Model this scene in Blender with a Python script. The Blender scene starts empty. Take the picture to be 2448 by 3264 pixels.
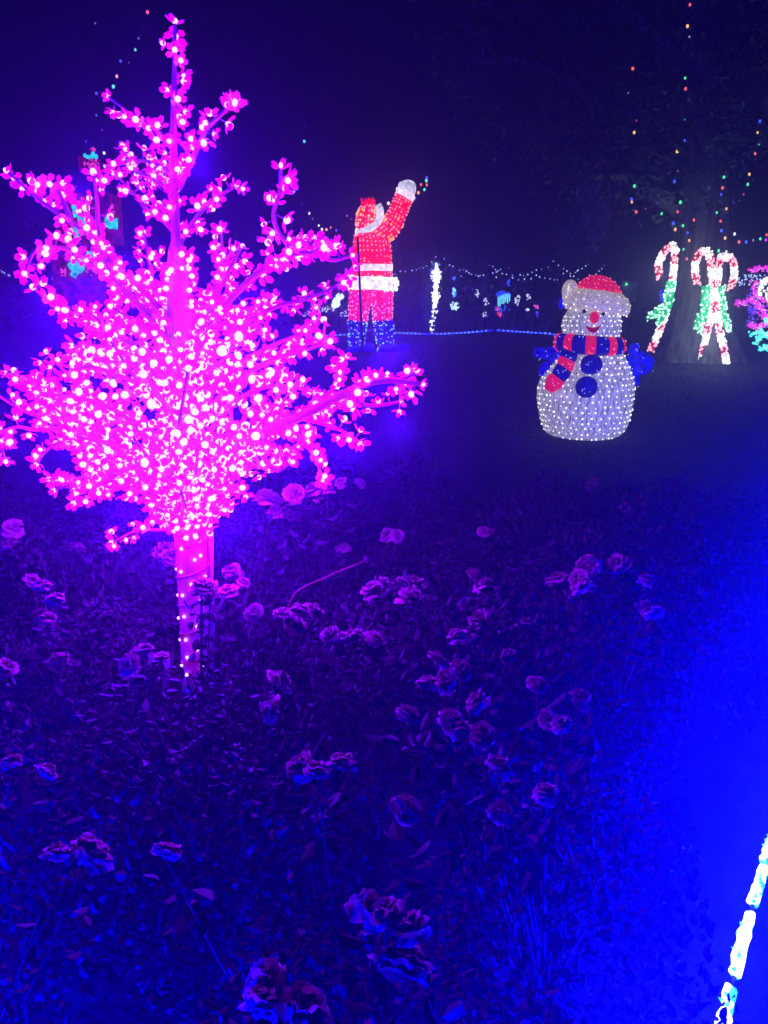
import bpy, math, random
import numpy as np
from mathutils import Vector, Matrix
R = math.radians
scene = bpy.context.scene
col = scene.collection
rng = random.Random(7)
nrng = np.random.RandomState(7)

# ---------------------------------------------------------------- camera, sky, exposure
PITCH = R(14.3); FPX = 2562.0; CAMZ = 1.6
cam_d = bpy.data.cameras.new('camera'); cam = bpy.data.objects.new('camera', cam_d)
col.objects.link(cam); scene.camera = cam
cam.location = (0, 0, CAMZ); cam.rotation_euler = (math.pi/2 - PITCH, 0, 0)
cam_d.sensor_fit = 'VERTICAL'; cam_d.sensor_height = 24.0; cam_d.lens = 24.0*FPX/3264.0
cam_d.clip_start = 0.02; cam_d.clip_end = 600
RHO = 0.018                                   # haze density per metre
SKY_STRENGTH = 1.0
world = bpy.data.worlds.new('World'); scene.world = world; world.use_nodes = True
wn = world.node_tree.nodes; wl = world.node_tree.links
bg = wn['Background']; bg.inputs['Color'].default_value = (0.0004, 0.0003, 0.007, 1); bg.inputs['Strength'].default_value = SKY_STRENGTH
scene.view_settings.view_transform = 'Standard'; scene.view_settings.look = 'None'
scene.view_settings.exposure = 0; scene.view_settings.gamma = 1; scene.view_settings.use_curve_mapping = False
cy = scene.cycles
cy.use_denoising = True; cy.max_bounces = 0; cy.diffuse_bounces = 0; cy.glossy_bounces = 0; cy.transmission_bounces = 0
cy.volume_bounces = 0; cy.transparent_max_bounces = 6; cy.sample_clamp_indirect = 0.06; cy.caustics_reflective = False; cy.caustics_refractive = False
cy.use_adaptive_sampling = False
# light levels (power of the lamps that stand for groups of lit LEDs)
TREE_COL = (0.10, 0.0, 1.0); TREE_W = 13.0; TRUNK_W = 0.012
ROPE_COL = (0.0, 0.0, 1.0); ROPE_W = 96.0

# ---------------------------------------------------------------- geometry helpers
FW = Vector((0, math.cos(PITCH), -math.sin(PITCH))); UP = Vector((0, math.sin(PITCH), math.cos(PITCH)))
ORG = Vector((0, 0, CAMZ))
def ray(px, py):
    return Vector((1, 0, 0))*((px-1224)/FPX) + UP*(-(py-1632)/FPX) + FW
def P(px, py, y):                              # the point seen at a pixel, y metres in front of the viewer
    d = ray(px, py); return ORG + d*(y/d.y)
def mpp(y): return y/FPX*1.02                  # metres per photo pixel at that distance
def gz(y):
    t = min(max((y-3.6)/10.0, 0), 1); return 0.72*(t*t*(3-2*t)*0.45 + t*0.55)
def ground_hit(px, py):
    d = ray(px, py); t = 0.2
    while t < 80:
        p = ORG + d*t
        if p.z <= gz(p.y): return p
        t += 0.02
    return p
def pix(p):
    v = Vector(p)-ORG; f = v.dot(FW)
    return 1224+FPX*v.x/f, 1632-FPX*v.dot(UP)/f

class MB:
    def __init__(s): s.v = []; s.f = []; s.m = []
    def add(s, vs, fs, mi=0):
        o = len(s.v); s.v += [tuple(v) for v in vs]; s.f += [tuple(i+o for i in f) for f in fs]; s.m += [mi]*len(fs)
    def box(s, c, h, mi=0, rot=None):
        c = Vector(c); vs = []
        for x in (-1, 1):
            for y in (-1, 1):
                for z in (-1, 1):
                    q = Vector((x*h[0], y*h[1], z*h[2]))
                    if rot: q = rot @ q
                    vs.append(c+q)
        s.add(vs, [(0,1,3,2),(4,6,7,5),(0,4,5,1),(2,3,7,6),(0,2,6,4),(1,5,7,3)], mi)
    def rings(s, rs, mi=0, cap=True, closed=False):
        n = len(rs[0]); vs = [p for r in rs for p in r]; fs = []
        k = len(rs)
        for i in range(k if closed else k-1):
            a = i*n; b = ((i+1) % k)*n
            for j in range(n): fs.append((a+j, a+(j+1) % n, b+(j+1) % n, b+j))
        if cap and not closed:
            fs.append(tuple(range(n))[::-1]); fs.append(tuple(range((k-1)*n, k*n)))
        s.add(vs, fs, mi)
    def ball(s, c, r, mi=0, nu=8, nv=5, rot=None):
        if not hasattr(r, '__len__'): r = (r, r, r)
        c = Vector(c); rs = []
        for i in range(nv+1):
            th = math.pi*(0.02+0.96*i/nv) - math.pi/2
            ring = []
            for j in range(nu):
                a = 2*math.pi*j/nu
                q = Vector((r[0]*math.cos(th)*math.cos(a), r[1]*math.cos(th)*math.sin(a), r[2]*math.sin(th)))
                if rot: q = rot @ q
                ring.append(c+q)
            rs.append(ring)
        s.rings(rs, mi)
    def tube(s, pts, rad, mi=0, n=6):
        rs = tube_rings(pts, rad, n); s.rings(rs, mi); return rs
    def mesh(s, name, mats, smooth=True):
        me = bpy.data.meshes.new(name); me.from_pydata(s.v, [], s.f)
        for m in mats: me.materials.append(m)
        if len(mats) > 1: me.polygons.foreach_set('material_index', s.m)
        if smooth: me.polygons.foreach_set('use_smooth', [True]*len(s.f))
        me.update(); return me
    def build(s, name, mats, parent=None, smooth=True, loc=None, **kw):
        if not isinstance(mats, (list, tuple)): mats = [mats]
        return obj(name, s.mesh(name, mats, smooth), parent, loc, **kw)

def tube_rings(pts, rad, n=6):
    pts = [Vector(p) for p in pts]; rs = []; ref = None
    for i, p in enumerate(pts):
        t = (pts[min(i+1, len(pts)-1)] - pts[max(i-1, 0)])
        t = t.normalized() if t.length > 1e-9 else Vector((0, 0, 1))
        if ref is None:
            ref = Vector((0, 1, 0)) if abs(t.y) < 0.8 else Vector((1, 0, 0))
        u = (ref - t*ref.dot(t)).normalized(); ref = u; w = t.cross(u)
        r = rad[i] if hasattr(rad, '__len__') else rad
        a, b = (r if hasattr(r, '__len__') else (r, r))     # (depth radius, side radius)
        rs.append([p + u*(a*math.cos(2*math.pi*j/n)) + w*(b*math.sin(2*math.pi*j/n)) for j in range(n)])
    return rs
def catmull(pts, k=5):
    pts = [np.array(p, float) for p in pts]
    if len(pts) < 3: return [Vector(pts[0]+(pts[-1]-pts[0])*i/k) for i in range(k+1)]
    out = []
    e = [2*pts[0]-pts[1]] + pts + [2*pts[-1]-pts[-2]]
    for i in range(1, len(e)-2):
        a, b, c, d = e[i-1], e[i], e[i+1], e[i+2]
        for j in range(k):
            t = j/k
            out.append(0.5*((2*b)+(c-a)*t+(2*a-5*b+4*c-d)*t*t+(3*b-a-3*c+d)*t**3))
    out.append(pts[-1])
    return [Vector(o) if len(o) == 3 else o for o in out]
ROOTS = []
def obj(name, me, parent=None, loc=None, **kw):
    o = bpy.data.objects.new(name, me); col.objects.link(o)
    if parent is not None:
        o.parent = parent
        w = parent; off = Vector((0, 0, 0))
        while w is not None: off += w.location; w = w.parent
        o.location = (Vector(loc) if loc is not None else Vector((0, 0, 0))) - off
    elif loc is not None: o.location = loc
    for k, v in kw.items(): o[k] = v
    return o
def thing(name, label, cat, loc, group=None):
    o = bpy.data.objects.new(name, None); col.objects.link(o); o.location = loc; o.empty_display_size = 0.05
    o['label'] = label; o['category'] = cat
    if group: o['group'] = group
    return o
def lamp(name, p, colr, w, parent, rad=0.02):
    l = bpy.data.lights.new(name, 'POINT'); l.color = colr; l.energy = w; l.shadow_soft_size = rad
    return obj(name, l, parent, p)

# ---------------------------------------------------------------- materials
MC = {}
def mat(name, base=(0.5,)*3, rough=0.6, em=None, es=0.0, nscale=0, namp=0.35, bump=0.0, spec=0.4, stretch=None, sample=False, emn=None, trans=0):
    if name in MC: return MC[name]
    m = bpy.data.materials.new(name); m.use_nodes = True; MC[name] = m
    nt = m.node_tree; b = nt.nodes['Principled BSDF']
    b.inputs['Base Color'].default_value = (*base, 1); b.inputs['Roughness'].default_value = rough
    b.inputs['Specular IOR Level'].default_value = spec
    if em:
        b.inputs['Emission Color'].default_value = (*em, 1); b.inputs['Emission Strength'].default_value = es
    if nscale:
        tc = nt.nodes.new('ShaderNodeTexCoord'); nz = nt.nodes.new('ShaderNodeTexNoise'); nz.inputs['Scale'].default_value = nscale
        nz.inputs['Detail'].default_value = 4
        src = tc.outputs['Object']
        if stretch:
            mp = nt.nodes.new('ShaderNodeMapping'); mp.inputs['Scale'].default_value = stretch
            nt.links.new(src, mp.inputs['Vector']); src = mp.outputs['Vector']
        nt.links.new(src, nz.inputs['Vector'])
        mr = nt.nodes.new('ShaderNodeMapRange'); mr.inputs['From Min'].default_value = 0.3; mr.inputs['From Max'].default_value = 0.7
        mr.inputs['To Min'].default_value = 1-namp; mr.inputs['To Max'].default_value = 1+namp
        nt.links.new(nz.outputs['Fac'], mr.inputs['Value'])
        mx = nt.nodes.new('ShaderNodeMix'); mx.data_type = 'RGBA'; mx.blend_type = 'MULTIPLY'; mx.inputs['Factor'].default_value = 1
        mx.inputs['A'].default_value = (*base, 1); nt.links.new(mr.outputs['Result'], mx.inputs['B'])
        nt.links.new(mx.outputs['Result'], b.inputs['Base Color'])
        if em:
            mm = nt.nodes.new('ShaderNodeMath'); mm.operation = 'MULTIPLY'; mm.inputs[1].default_value = es
            nt.links.new(mr.outputs['Result'], mm.inputs[0]); nt.links.new(mm.outputs['Value'], b.inputs['Emission Strength'])
        if bump:
            bp = nt.nodes.new('ShaderNodeBump'); bp.inputs['Strength'].default_value = bump; bp.inputs['Distance'].default_value = 0.02
            nt.links.new(nz.outputs['Fac'], bp.inputs['Height']); nt.links.new(bp.outputs['Normal'], b.inputs['Normal'])
    if not sample: m.cycles.emission_sampling = 'NONE'
    return m
def lum(colr, y, level=1.0, tag=''):            # a lit bulb, bright enough to read through y metres of haze
    y = round(y); k = math.exp(RHO*y)*level
    nm = 'lit_%s_%d_%.2f' % ('_'.join('%.2f' % c for c in colr), y, level)
    return mat(nm, (0.6, 0.6, 0.6), 0.4, colr, k)
def glowmat(name, base, colr, y, level, nscale=60, namp=0.35, stretch=None):
    return mat(name, base, 0.5, colr, level*math.exp(RHO*y), nscale, namp, 0.0, 0.3, stretch)
M_soil = mat('dark_lawn_soil', (0.024, 0.03, 0.016), 0.9, nscale=9, namp=0.6, bump=0.8)
M_path = mat('grey_paving', (0.16, 0.16, 0.16), 0.85, nscale=30, namp=0.3, bump=0.4)
M_grass = mat('grass_blade', (0.04, 0.055, 0.022), 0.5, nscale=3, namp=0.4)
M_leaf = mat('rose_leaf', (0.036, 0.029, 0.014), 0.55, nscale=14, namp=0.5, spec=0.22)
M_stem = mat('rose_cane', (0.06, 0.03, 0.02), 0.6, nscale=40)
M_petal = mat("rose_petal", (0.66, 0.26, 0.20), 0.6, nscale=25, namp=0.25)
nt_ = M_petal.node_tree; pb_ = nt_.nodes['Principled BSDF']; tr_ = nt_.nodes.new('ShaderNodeBsdfTranslucent'); ms_ = nt_.nodes.new('ShaderNodeMixShader')
tr_.inputs['Color'].default_value = (0.62, 0.25, 0.20, 1); ms_.inputs[0].default_value = 0.42      # thin petals let light through
nt_.links.new(pb_.outputs[0], ms_.inputs[1]); nt_.links.new(tr_.outputs[0], ms_.inputs[2]); nt_.links.new(ms_.outputs[0], nt_.nodes['Material Output'].inputs[0])
M_bark = mat('fissured_bark', (0.16, 0.15, 0.13), 0.9, nscale=14, namp=0.6, bump=0.9, stretch=(1, 1, 0.12))
M_dleaf = mat('tree_leaf', (0.10, 0.12, 0.07), 0.5, nscale=2, namp=0.5)
M_dark = mat('dark_metal', (0.02, 0.02, 0.022), 0.5, nscale=20, namp=0.2)
M_wire = mat('dark_cable', (0.015, 0.02, 0.015), 0.6)
M_trunk = mat('pale_wrapped_trunk', (0.62, 0.26, 0.60), 0.55, nscale=18, namp=0.18, bump=0.25)
M_branch = mat('plastic_branch', (0.60, 0.10, 0.5), 0.5, nscale=30, namp=0.2)

# ---------------------------------------------------------------- ground, path, hedge, haze
mb = MB(); nx, ny = 60, 120
ys = [-6 + 100*(i/ny)**1.8 for i in range(ny+1)]
for y in ys:
    for i in range(nx+1):
        x = (i/nx-0.5)*2*(14+abs(y)*0.9)
        mb.v.append((x, y, gz(y) + (0.02*math.sin(3.1*x+1.7*y)*math.sin(2.3*y-x) if y < 30 else 0)))
for j in range(ny):
    for i in range(nx):
        a = j*(nx+1)+i; mb.f.append((a, a+1, a+nx+2, a+nx+1)); mb.m.append(0)
mb.build('ground', M_soil, kind='structure')
def rope_xy(s):                                # the bed's border: right side, then round by the viewer's feet to the left
    pts = [(3.9, 6.4), (2.85, 4.6), (1.86, 3.05), (1.20, 2.14), (0.73, 1.41), (0.36, 0.72), (0.02, 0.25), (-0.45, 0.05), (-1.0, 0.12), (-1.55, 0.5), (-1.95, 1.1)]
    return pts
rp = catmull([(x, y, 0.10) for x, y in rope_xy(0)], 8)
mb = MB(); outer = []
for i, p in enumerate(rp):
    if p.x < 0 and p.y < 0.3: break
    outer.append(p)
inn = []; out = []
for i, p in enumerate(outer):
    t = (outer[min(i+1, len(outer)-1)]-outer[max(i-1, 0)]).normalized(); nrm = Vector((-t.y, t.x, 0))
    a = p + nrm*0.22; b = p + nrm*1.6
    inn.append((a.x, a.y, gz(a.y)+0.028)); out.append((b.x, b.y, gz(b.y)+0.028))
n = len(inn); mb.add(inn+out, [(i, i+1, n+i+1, n+i) for i in range(n-1)])
mb.build('path', M_path, kind='structure')

# grass on the lawn
N = 26000
gy = 3.0 + 13*nrng.rand(N)**1.5; gx = (nrng.rand(N)*2-1)*(gy*0.62+0.6)
gzv = np.array([gz(y) for y in gy]); hh = 0.03+0.05*nrng.rand(N); an = nrng.rand(N)*6.28; w = 0.004+0.004*nrng.rand(N)
lean = (nrng.rand(N, 2)-0.5)*0.05
V = np.zeros((N, 3, 3))
V[:, 0] = np.stack([gx-np.cos(an)*w, gy-np.sin(an)*w, gzv-0.02], 1); V[:, 1] = np.stack([gx+np.cos(an)*w, gy+np.sin(an)*w, gzv-0.02], 1)
V[:, 2] = np.stack([gx+lean[:, 0], gy+lean[:, 1], gzv+hh], 1)
def np_mesh(name, V, F, mats):
    me = bpy.data.meshes.new(name); me.from_pydata(V.reshape(-1, 3).tolist(), [], F.tolist() if hasattr(F, 'tolist') else F)
    for m in mats: me.materials.append(m)
    me.update(); return me
obj('grass', np_mesh('grass', V, np.arange(3*N).reshape(N, 3), [M_grass]), kind='stuff')

def leaf_cloud(pos, L, W, mats, name, flat=0.5, rs=nrng, fold=0.25, droop=0.0):
    # folded four-sided leaves, two quads each
    n = len(pos); pos = np.asarray(pos)
    a = rs.rand(n)*2*np.pi; tilt = (rs.rand(n)-0.5)*2*flat - droop; roll = (rs.rand(n)-0.5)*2*flat
    d = np.stack([np.cos(a)*np.cos(tilt), np.sin(a)*np.cos(tilt), np.sin(tilt)], 1)
    s0 = np.stack([-np.sin(a), np.cos(a), np.zeros(n)], 1); u = np.cross(d, s0)*-1
    s = s0*np.cos(roll)[:, None] + u*np.sin(roll)[:, None]; u = np.cross(s, d)
    sc = (0.5+1.0*rs.rand(n)**1.5)[:, None]; l = L*sc; w = W*sc
    base = pos; tip = pos + d*l - u*l*0.12
    def side(t, k, sg): return pos+d*l*t + s*w*(k*sg) + u*w*fold*k*1.6 - u*l*0.05*t
    V = np.stack([base, side(.25, .38, -1), side(.55, .50, -1), side(.86, .32, -1), tip, side(.86, .32, 1), side(.55, .50, 1), side(.25, .38, 1)], 1)
    i = np.arange(n)*8
    F = [list(range(q, q+5)) for q in i] + [[q, q+4, q+5, q+6, q+7] for q in i]
    return np_mesh(name, V, F, mats)

# ---------------------------------------------------------------- pink LED blossom tree
TY = 2.45
def bezpix(pts, dz0, dz1, k=6):
    n = len(pts); out = []
    cs = catmull([(p[0], p[1], 0) for p in pts], k)
    for i, c in enumerate(cs):
        t = i/(len(cs)-1); out.append(P(c[0], c[1], TY + dz0 + (dz1-dz0)*t))
    return out
tb = P(640, 2330, TY); tb.z = 0.0
tree = thing('blossom_light_tree', 'tall artificial blossom tree glowing magenta on a pale trunk among the roses', 'light tree', tb)
# trunk: from the ground up to the leader
tp = [(642, 2500), (632, 2170), (622, 1950), (610, 1750), (604, 1620), (598, 1450), (592, 1250), (578, 1050), (566, 880), (562, 800), (560, 765), (558, 700)]
tw = [62, 54, 52, 51, 60, 50, 46, 40, 34, 24, 13, 9]
mb = MB(); mp = mpp(TY)
mb.tube([P(x, y, TY) for x, y in tp], [w*mp for w in tw], n=16)
trunk = mb.build('trunk', M_trunk, tree)
trunk_r = list(zip(tp, tw))
BR = [  # pixel polylines from trunk (first) to tip (last)
 [(562,790),(556,600),(553,420),(556,250),(558,75)],
 [(556,480),(510,425),(430,370),(345,308)],
 [(570,600),(612,510),(655,420),(700,370),(745,330)],
 [(556,600),(520,590),(470,560),(430,545),(395,508)],
 [(558,560),(520,535),(470,515),(400,505)],
 [(558,740),(520,700),(470,670),(430,620),(365,553)],
 [(566,790),(600,730),(650,665),(700,625),(750,595)],
 [(580,1060),(470,940),(360,840),(290,755),(215,700),(130,640),(25,548)],
 [(230,715),(205,650),(170,590),(110,578)],
 [(582,1080),(440,960),(350,870),(315,735),(310,640),(298,555)],
 [(575,1010),(500,940),(480,860),(470,800),(458,742)],
 [(585,1080),(650,980),(695,890),(707,810),(708,732)],
 [(590,1100),(680,960),(730,860),(770,788)],
 [(592,1200),(690,1010),(790,900),(880,830),(920,790),(885,735),(872,680),(892,610),(895,533)],
 [(860,850),(940,810),(1010,810),(1060,830),(1120,815)],
 [(930,810),(985,790),(1000,762)],[(1000,810),(1040,790),(1075,783)],
 [(588,1150),(430,960),(330,880),(260,812),(190,790),(115,798),(80,866)],
 [(430,1100),(330,1050),(220,1010),(160,965),(110,920)],
 [(594,1260),(690,1120),(800,1020),(890,975),(960,958),(1045,925),(1112,882)],
 [(596,1330),(720,1190),(850,1110),(940,1070),(1025,1022)],
 [(597,1380),(740,1230),(860,1150),(960,1120),(1048,1090)],
 [(960,1320),(1010,1275),(1055,1250),(1075,1195),(1105,1140)],
 [(612,1680),(700,1560),(770,1440),(860,1370),(960,1325),(1090,1258),(1160,1225),(1240,1212),(1345,1225)],
 [(1120,1270),(1160,1290),(1210,1292),(1275,1280)],[(1240,1214),(1290,1205),(1325,1185)],
 [(950,1330),(1030,1350),(1100,1378),(1145,1412)],
 [(870,1370),(940,1380),(985,1430),(1013,1478),(1032,1540)],
 [(840,1390),(850,1440),(845,1470),(885,1503),(930,1475)],
 [(606,1690),(480,1545),(400,1480),(280,1390),(195,1323),(135,1270),(85,1222),(22,1190)],
 [(330,1420),(240,1378),(160,1340),(68,1306),(-30,1245)],
 [(300,1400),(200,1368),(110,1370),(50,1362),(-25,1388)],
 [(30,1370),(-10,1390),(5,1430),(17,1468)],
 [(360,1450),(260,1425),(190,1412),(145,1440),(118,1478)],
 [(520,1600),(430,1560),(340,1552),(250,1540),(175,1562)],
 [(380,1556),(300,1580),(240,1602)],
 [(604,1700),(560,1680),(500,1690),(440,1690),(360,1728)],
 [(600,1560),(520,1450),(400,1330),(300,1280),(200,1262),(120,1252)],
 [(596,1350),(470,1200),(370,1100),(300,1010),(215,990)],
 [(597,1400),(480,1250),(370,1195),(280,1170),(208,1196)],
 [(596,1380),(470,1240),(380,1160),(270,1135)],
 [(598,1500),(700,1330),(800,1250),(900,1230),(1000,1250)],
 [(604,1640),(660,1540),(700,1500),(730,1560),(700,1600)],
 [(592,1230),(640,1100),(700,1040),(780,1010),(840,960)],
]
branches = []
for k, b in enumerate(BR):
    r2 = random.Random(100+k)
    d1 = r2.uniform(-0.42, 0.42)
    if k == 0: d0, d1 = 0, 0.02
    else: d0 = 0
    branches.append(bezpix(b, d0, d1))
# sub-branches started in mid limb take that limb's depth
sub = {8: 7, 14: 13, 15: 14, 16: 14, 18: 38, 22: 23, 24: 23, 25: 23, 26: 23, 27: 23, 28: 23, 30: 29, 31: 29, 32: 31, 33: 29, 34: 29, 35: 34}
for c, pa in sub.items():
    st = pix(branches[c][0]); best = min(branches[pa], key=lambda q: (pix(q)[0]-st[0])**2+(pix(q)[1]-st[1])**2)
    d0 = best.y-TY; branches[c] = bezpix(BR[c], d0, d0+random.Random(c).uniform(-0.12, 0.12))
r3 = random.Random(55)
for k in range(26):                           # short branches filling the crown, towards and away from the viewer
    sy = r3.uniform(900, 1650); a = r3.uniform(0, 2*math.pi); rr = math.sqrt(r3.random())
    ex = 540+470*rr*math.cos(a); ey = 1270+370*rr*math.sin(a)
    if ex > 800 and ey > 1420: continue
    sx = 600-(1650-sy)*0.03
    d1 = r3.choice((-1, 1))*r3.uniform(0.12, 0.6)*(1.1-0.6*rr)
    mx_, my_ = (sx+ex)/2+r3.uniform(-40, 40), (sy+ey)/2+r3.uniform(-10, 60)
    branches.append(bezpix([(sx, sy), (mx_, my_), (ex, ey)], 0, d1, 6))
for k in range(30):                           # sprays low round the fork
    sx, sy = 604, r3.uniform(1560, 1705); ex, ey = r3.uniform(390, 770), r3.uniform(1380, 1660)
    if ex > 700: ey = min(ey, 1560)
    branches.append(bezpix([(sx, sy), ((sx+ex)/2, (sy+ey)/2+r3.uniform(-20, 50)), (ex, ey)], -.03, r3.uniform(-.34, -.06), 6))
for (x0, x1, y0, y1, sx, sy, cnt_) in ((60, 420, 1270, 1560, 430, 1500, 7), (30, 330, 1180, 1330, 330, 1420, 4), (700, 1010, 1240, 1420, 740, 1500, 6), (640, 900, 930, 1150, 620, 1180, 4), (200, 420, 930, 1180, 560, 1130, 4)):
    for k in range(cnt_):
        ex, ey = r3.uniform(x0, x1), r3.uniform(y0, y1); d1 = r3.uniform(-.4, .3)
        branches.append(bezpix([(sx+r3.uniform(-30, 30), sy+r3.uniform(-30, 30)), ((sx+ex)/2, (sy+ey)/2+r3.uniform(-30, 40)), (ex, ey)], d1*.2, d1, 6))
sites = []
for k, b in enumerate(branches):
    L = sum((b[i+1]-b[i]).length for i in range(len(b)-1))
    big = k in (23, 29)
    mb = MB(); nb = len(b)
    r0 = 0.020 if big else (0.012 if k == 0 else min(0.0085, 0.004+0.006*L))
    mb.tube(b, [r0*(1-0.8*i/(nb-1))+0.0025 for i in range(nb)], n=7)
    # blossoms along it
    acc = 0.0; step = 0.0235; r4 = random.Random(900+k); skip = 0.12*L if k not in (8, 14, 15, 16, 24, 25) else 0
    if k == 0: skip = 0.1
    pos = 0.0
    for i in range(nb-1):
        seg = b[i+1]-b[i]; l = seg.length; 
        while acc < l:
            q = b[i]+seg*(acc/l)
            if pos+acc > skip:
                d = Vector((r4.gauss(0, 1), r4.gauss(0, 1), r4.gauss(0, 1)+0.2)); t = seg.normalized(); d = (d-t*d.dot(t)).normalized()
                off = r4.uniform(0.008, 0.034)
                e = q+d*off; mb.tube([q, e-d*0.006], 0.0016, n=4)
                sites.append((e, d))
            acc += step*r4.uniform(0.6, 1.45)
        acc -= l; pos += l
    q = b[-1]; sites.append((q, (b[-1]-b[-2]).normalized()))
    mb.build('branch', M_branch, tree)
r8 = random.Random(77)
for k in range(60):                           # blossoms tied to the trunk itself
    py_ = 800+650*r8.random(); ax = P(np.interp(py_, [q[1] for q in tp][::-1], [q[0] for q in tp][::-1]), py_, TY); rr = np.interp(py_, [q[1] for q in tp][::-1], tw[::-1])*mp
    a_ = r8.uniform(-2.9, -.25); d = Vector((math.cos(a_), math.sin(a_), r8.uniform(-.3, .6))).normalized(); sites.append((ax+Vector((math.cos(a_), math.sin(a_), 0))*(rr+.012), d))
# blossom template: five cupped petals round a bulb
M_bl = mat('bulb_lit_petal', (0.7, 0.08, 0.6), 0.45, (1.0, 0.0, 1.0), 1.05, nscale=40, namp=0.2)  # the bulb's light on the petals is put in as emission
M_bulb = mat('pink_white_bulb', (0.8, 0.7, 0.8), 0.3, (1.0, 0.6, 1.0), 1.5)
def petals(seed):
  rr_ = random.Random(seed); pm = MB()
  for k in range(5):
    a = 2*math.pi*k/5+rr_.uniform(-.2, .2); ca, sa = math.cos(a), math.sin(a); g = rr_.uniform(.8, 1.18); z0 = rr_.uniform(-.22, .28)
    def q(r, s, z): return (r*g*ca-s*sa, r*g*sa+s*ca, z+z0*r)
    pm.add([q(.15, 0, 0), q(.62, -.34, .18), q(1.0, -.16, .42), q(.92, 0, .34), q(1.0, .16, .42), q(.62, .34, .18), q(.6, 0, .06)],
           [(0, 1, 6), (1, 2, 6), (2, 3, 6), (3, 4, 6), (4, 5, 6), (5, 0, 6)])
  return pm
M_bl2 = mat('bulb_lit_petal_dim', (0.7, 0.08, 0.6), 0.45, (0.9, 0.0, 0.98), 0.78, nscale=40, namp=0.35)  # weaker bulb light put into a second petal emission
pms = [petals(k) for k in range(6)]; pm = pms[0]
pet_mes = [m.mesh('blossom', [M_bl2 if k in (2, 5) else M_bl]) for k, m in enumerate(pms)]
bm_ = MB(); bm_.ball((0, 0, 0.22), (.30, .30, .34), nu=7, nv=5); bul_me = bm_.mesh('bulb', [M_bulb])
BS = 0.0265
def orient(d): return d.to_track_quat('Z', 'Y')
sites.sort(key=lambda s: (s[0]-ORG).length)
vis = [s for s in sites if -40 < pix(s[0])[0] < 2500]
sel = vis[:300]; selset = set(id(s) for s in sel)
tl = tree.location
for (p, d) in sel:
    o = bpy.data.objects.new('blossom', pet_mes[rng.randrange(6)]); col.objects.link(o); o.parent = tree; o.location = p-tl
    s = BS*rng.uniform(0.75, 1.2); o.scale = (s,)*3; o.rotation_mode = 'QUATERNION'; o.rotation_quaternion = orient(d)
    u = bpy.data.objects.new('bulb', bul_me); col.objects.link(u); u.parent = o
    q_ = pix(p); core = math.hypot((q_[0]-600)/420, (q_[1]-1290)/240) < 1
    k_ = rng.uniform(1.0, 1.45) if core else rng.uniform(.8, 1.15); u.scale = (k_*rng.uniform(.8, 1.2), k_*rng.uniform(.8, 1.2), k_*rng.uniform(.8, 1.25))
mb = MB()
for s_ in sites:
    if id(s_) in selset: continue
    p, d = s_; s = BS*rng.uniform(0.75, 1.2); rot = orient(d).to_matrix()
    pv_ = rng.randrange(6); mb.add([p+rot@(Vector(v)*s) for v in pms[pv_].v], pms[pv_].f, 2 if pv_ in (2, 5) else 0)
    q_ = pix(p); k_ = rng.uniform(1.0, 1.45) if math.hypot((q_[0]-600)/420, (q_[1]-1290)/240) < 1 else 1
    mb.add([p+rot@(Vector(v)*s*k_) for v in bm_.v], bm_.f, 1)
o = mb.build('blossom_cover', [M_bl, M_bulb, M_bl2], tree, kind='stuff')
print('blossoms', len(sites))
# LEDs on the lower trunk
M_tb = mat('trunk_bulb', (0.8, 0.6, 0.8), 0.3, (1.0, 0.45, 0.9), 3.0)
tbm = MB(); tbm.ball((0, 0, 0), 1.0, nu=6, nv=4); tb_me = tbm.mesh('trunk_bulb', [M_tb])
tl_px = [(590,1735),(645,1712),(672,1648),(632,1770),(587,1808),(564,1812),(648,1760),(592,1882),(568,1895),(622,1845),(597,1948),(570,1968),(640,1978),(603,2020),(575,2037),(640,2050),(608,2075),(585,2110),(606,2130),(650,1900),(660,1830),(655,2105)]
for i, (x, y) in enumerate(tl_px):
    p = P(x, y, TY); axis = P(np.interp(y, [t[1] for t in tp][::-1], [t[0] for t in tp][::-1]), y, TY)
    rr = np.interp(y, [t[1] for t in tp][::-1], tw[::-1])*mp; dx = p.x-axis.x
    p.y = TY-math.sqrt(max(rr*rr-dx*dx, 1e-6))-0.004
    p.x = axis.x + dx*0.99
    o = bpy.data.objects.new('trunk_bulb', tb_me); col.objects.link(o); o.parent = tree; o.location = p-tl; o.scale = (0.0052,)*3
    lamp('trunk_lamp', p+Vector((dx*0.4, -0.022, 0)), (1.0, 0.0, 0.55), TRUNK_W, tree, 0.008)
wr = MB(); hp_ = []
for i in range(130):
    t = i/129; py_ = 2150-t*620; ax = P(np.interp(py_, [q[1] for q in tp][::-1], [q[0] for q in tp][::-1]), py_, TY); rr = np.interp(py_, [q[1] for q in tp][::-1], tw[::-1])*mp+.002
    hp_.append(ax+Vector((rr*math.cos(t*44), rr*math.sin(t*44), 0)))
wr.tube(hp_, .0022, n=4); wr.build('wire_wrap', M_branch, tree)
cb = MB(); cb.tube([P(672, 1700, TY+0.02), P(673, 1850, TY+0.02), P(676, 2000, TY+0.01), P(672, 2200, TY)], 0.009, n=6)
cb.build('cable', mat('pale_cable', (0.5, 0.45, 0.5), 0.5), tree)
# the LEDs' light
r5 = random.Random(12)
lp = r5.sample([q for q in sites if pix(q[0])[1] > 430], 72)
for p, d in lp: lamp('blossom_lamp', p+d*0.05+Vector((0, -0.0, 0.0)), TREE_COL, TREE_W, tree, 0.04)

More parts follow.
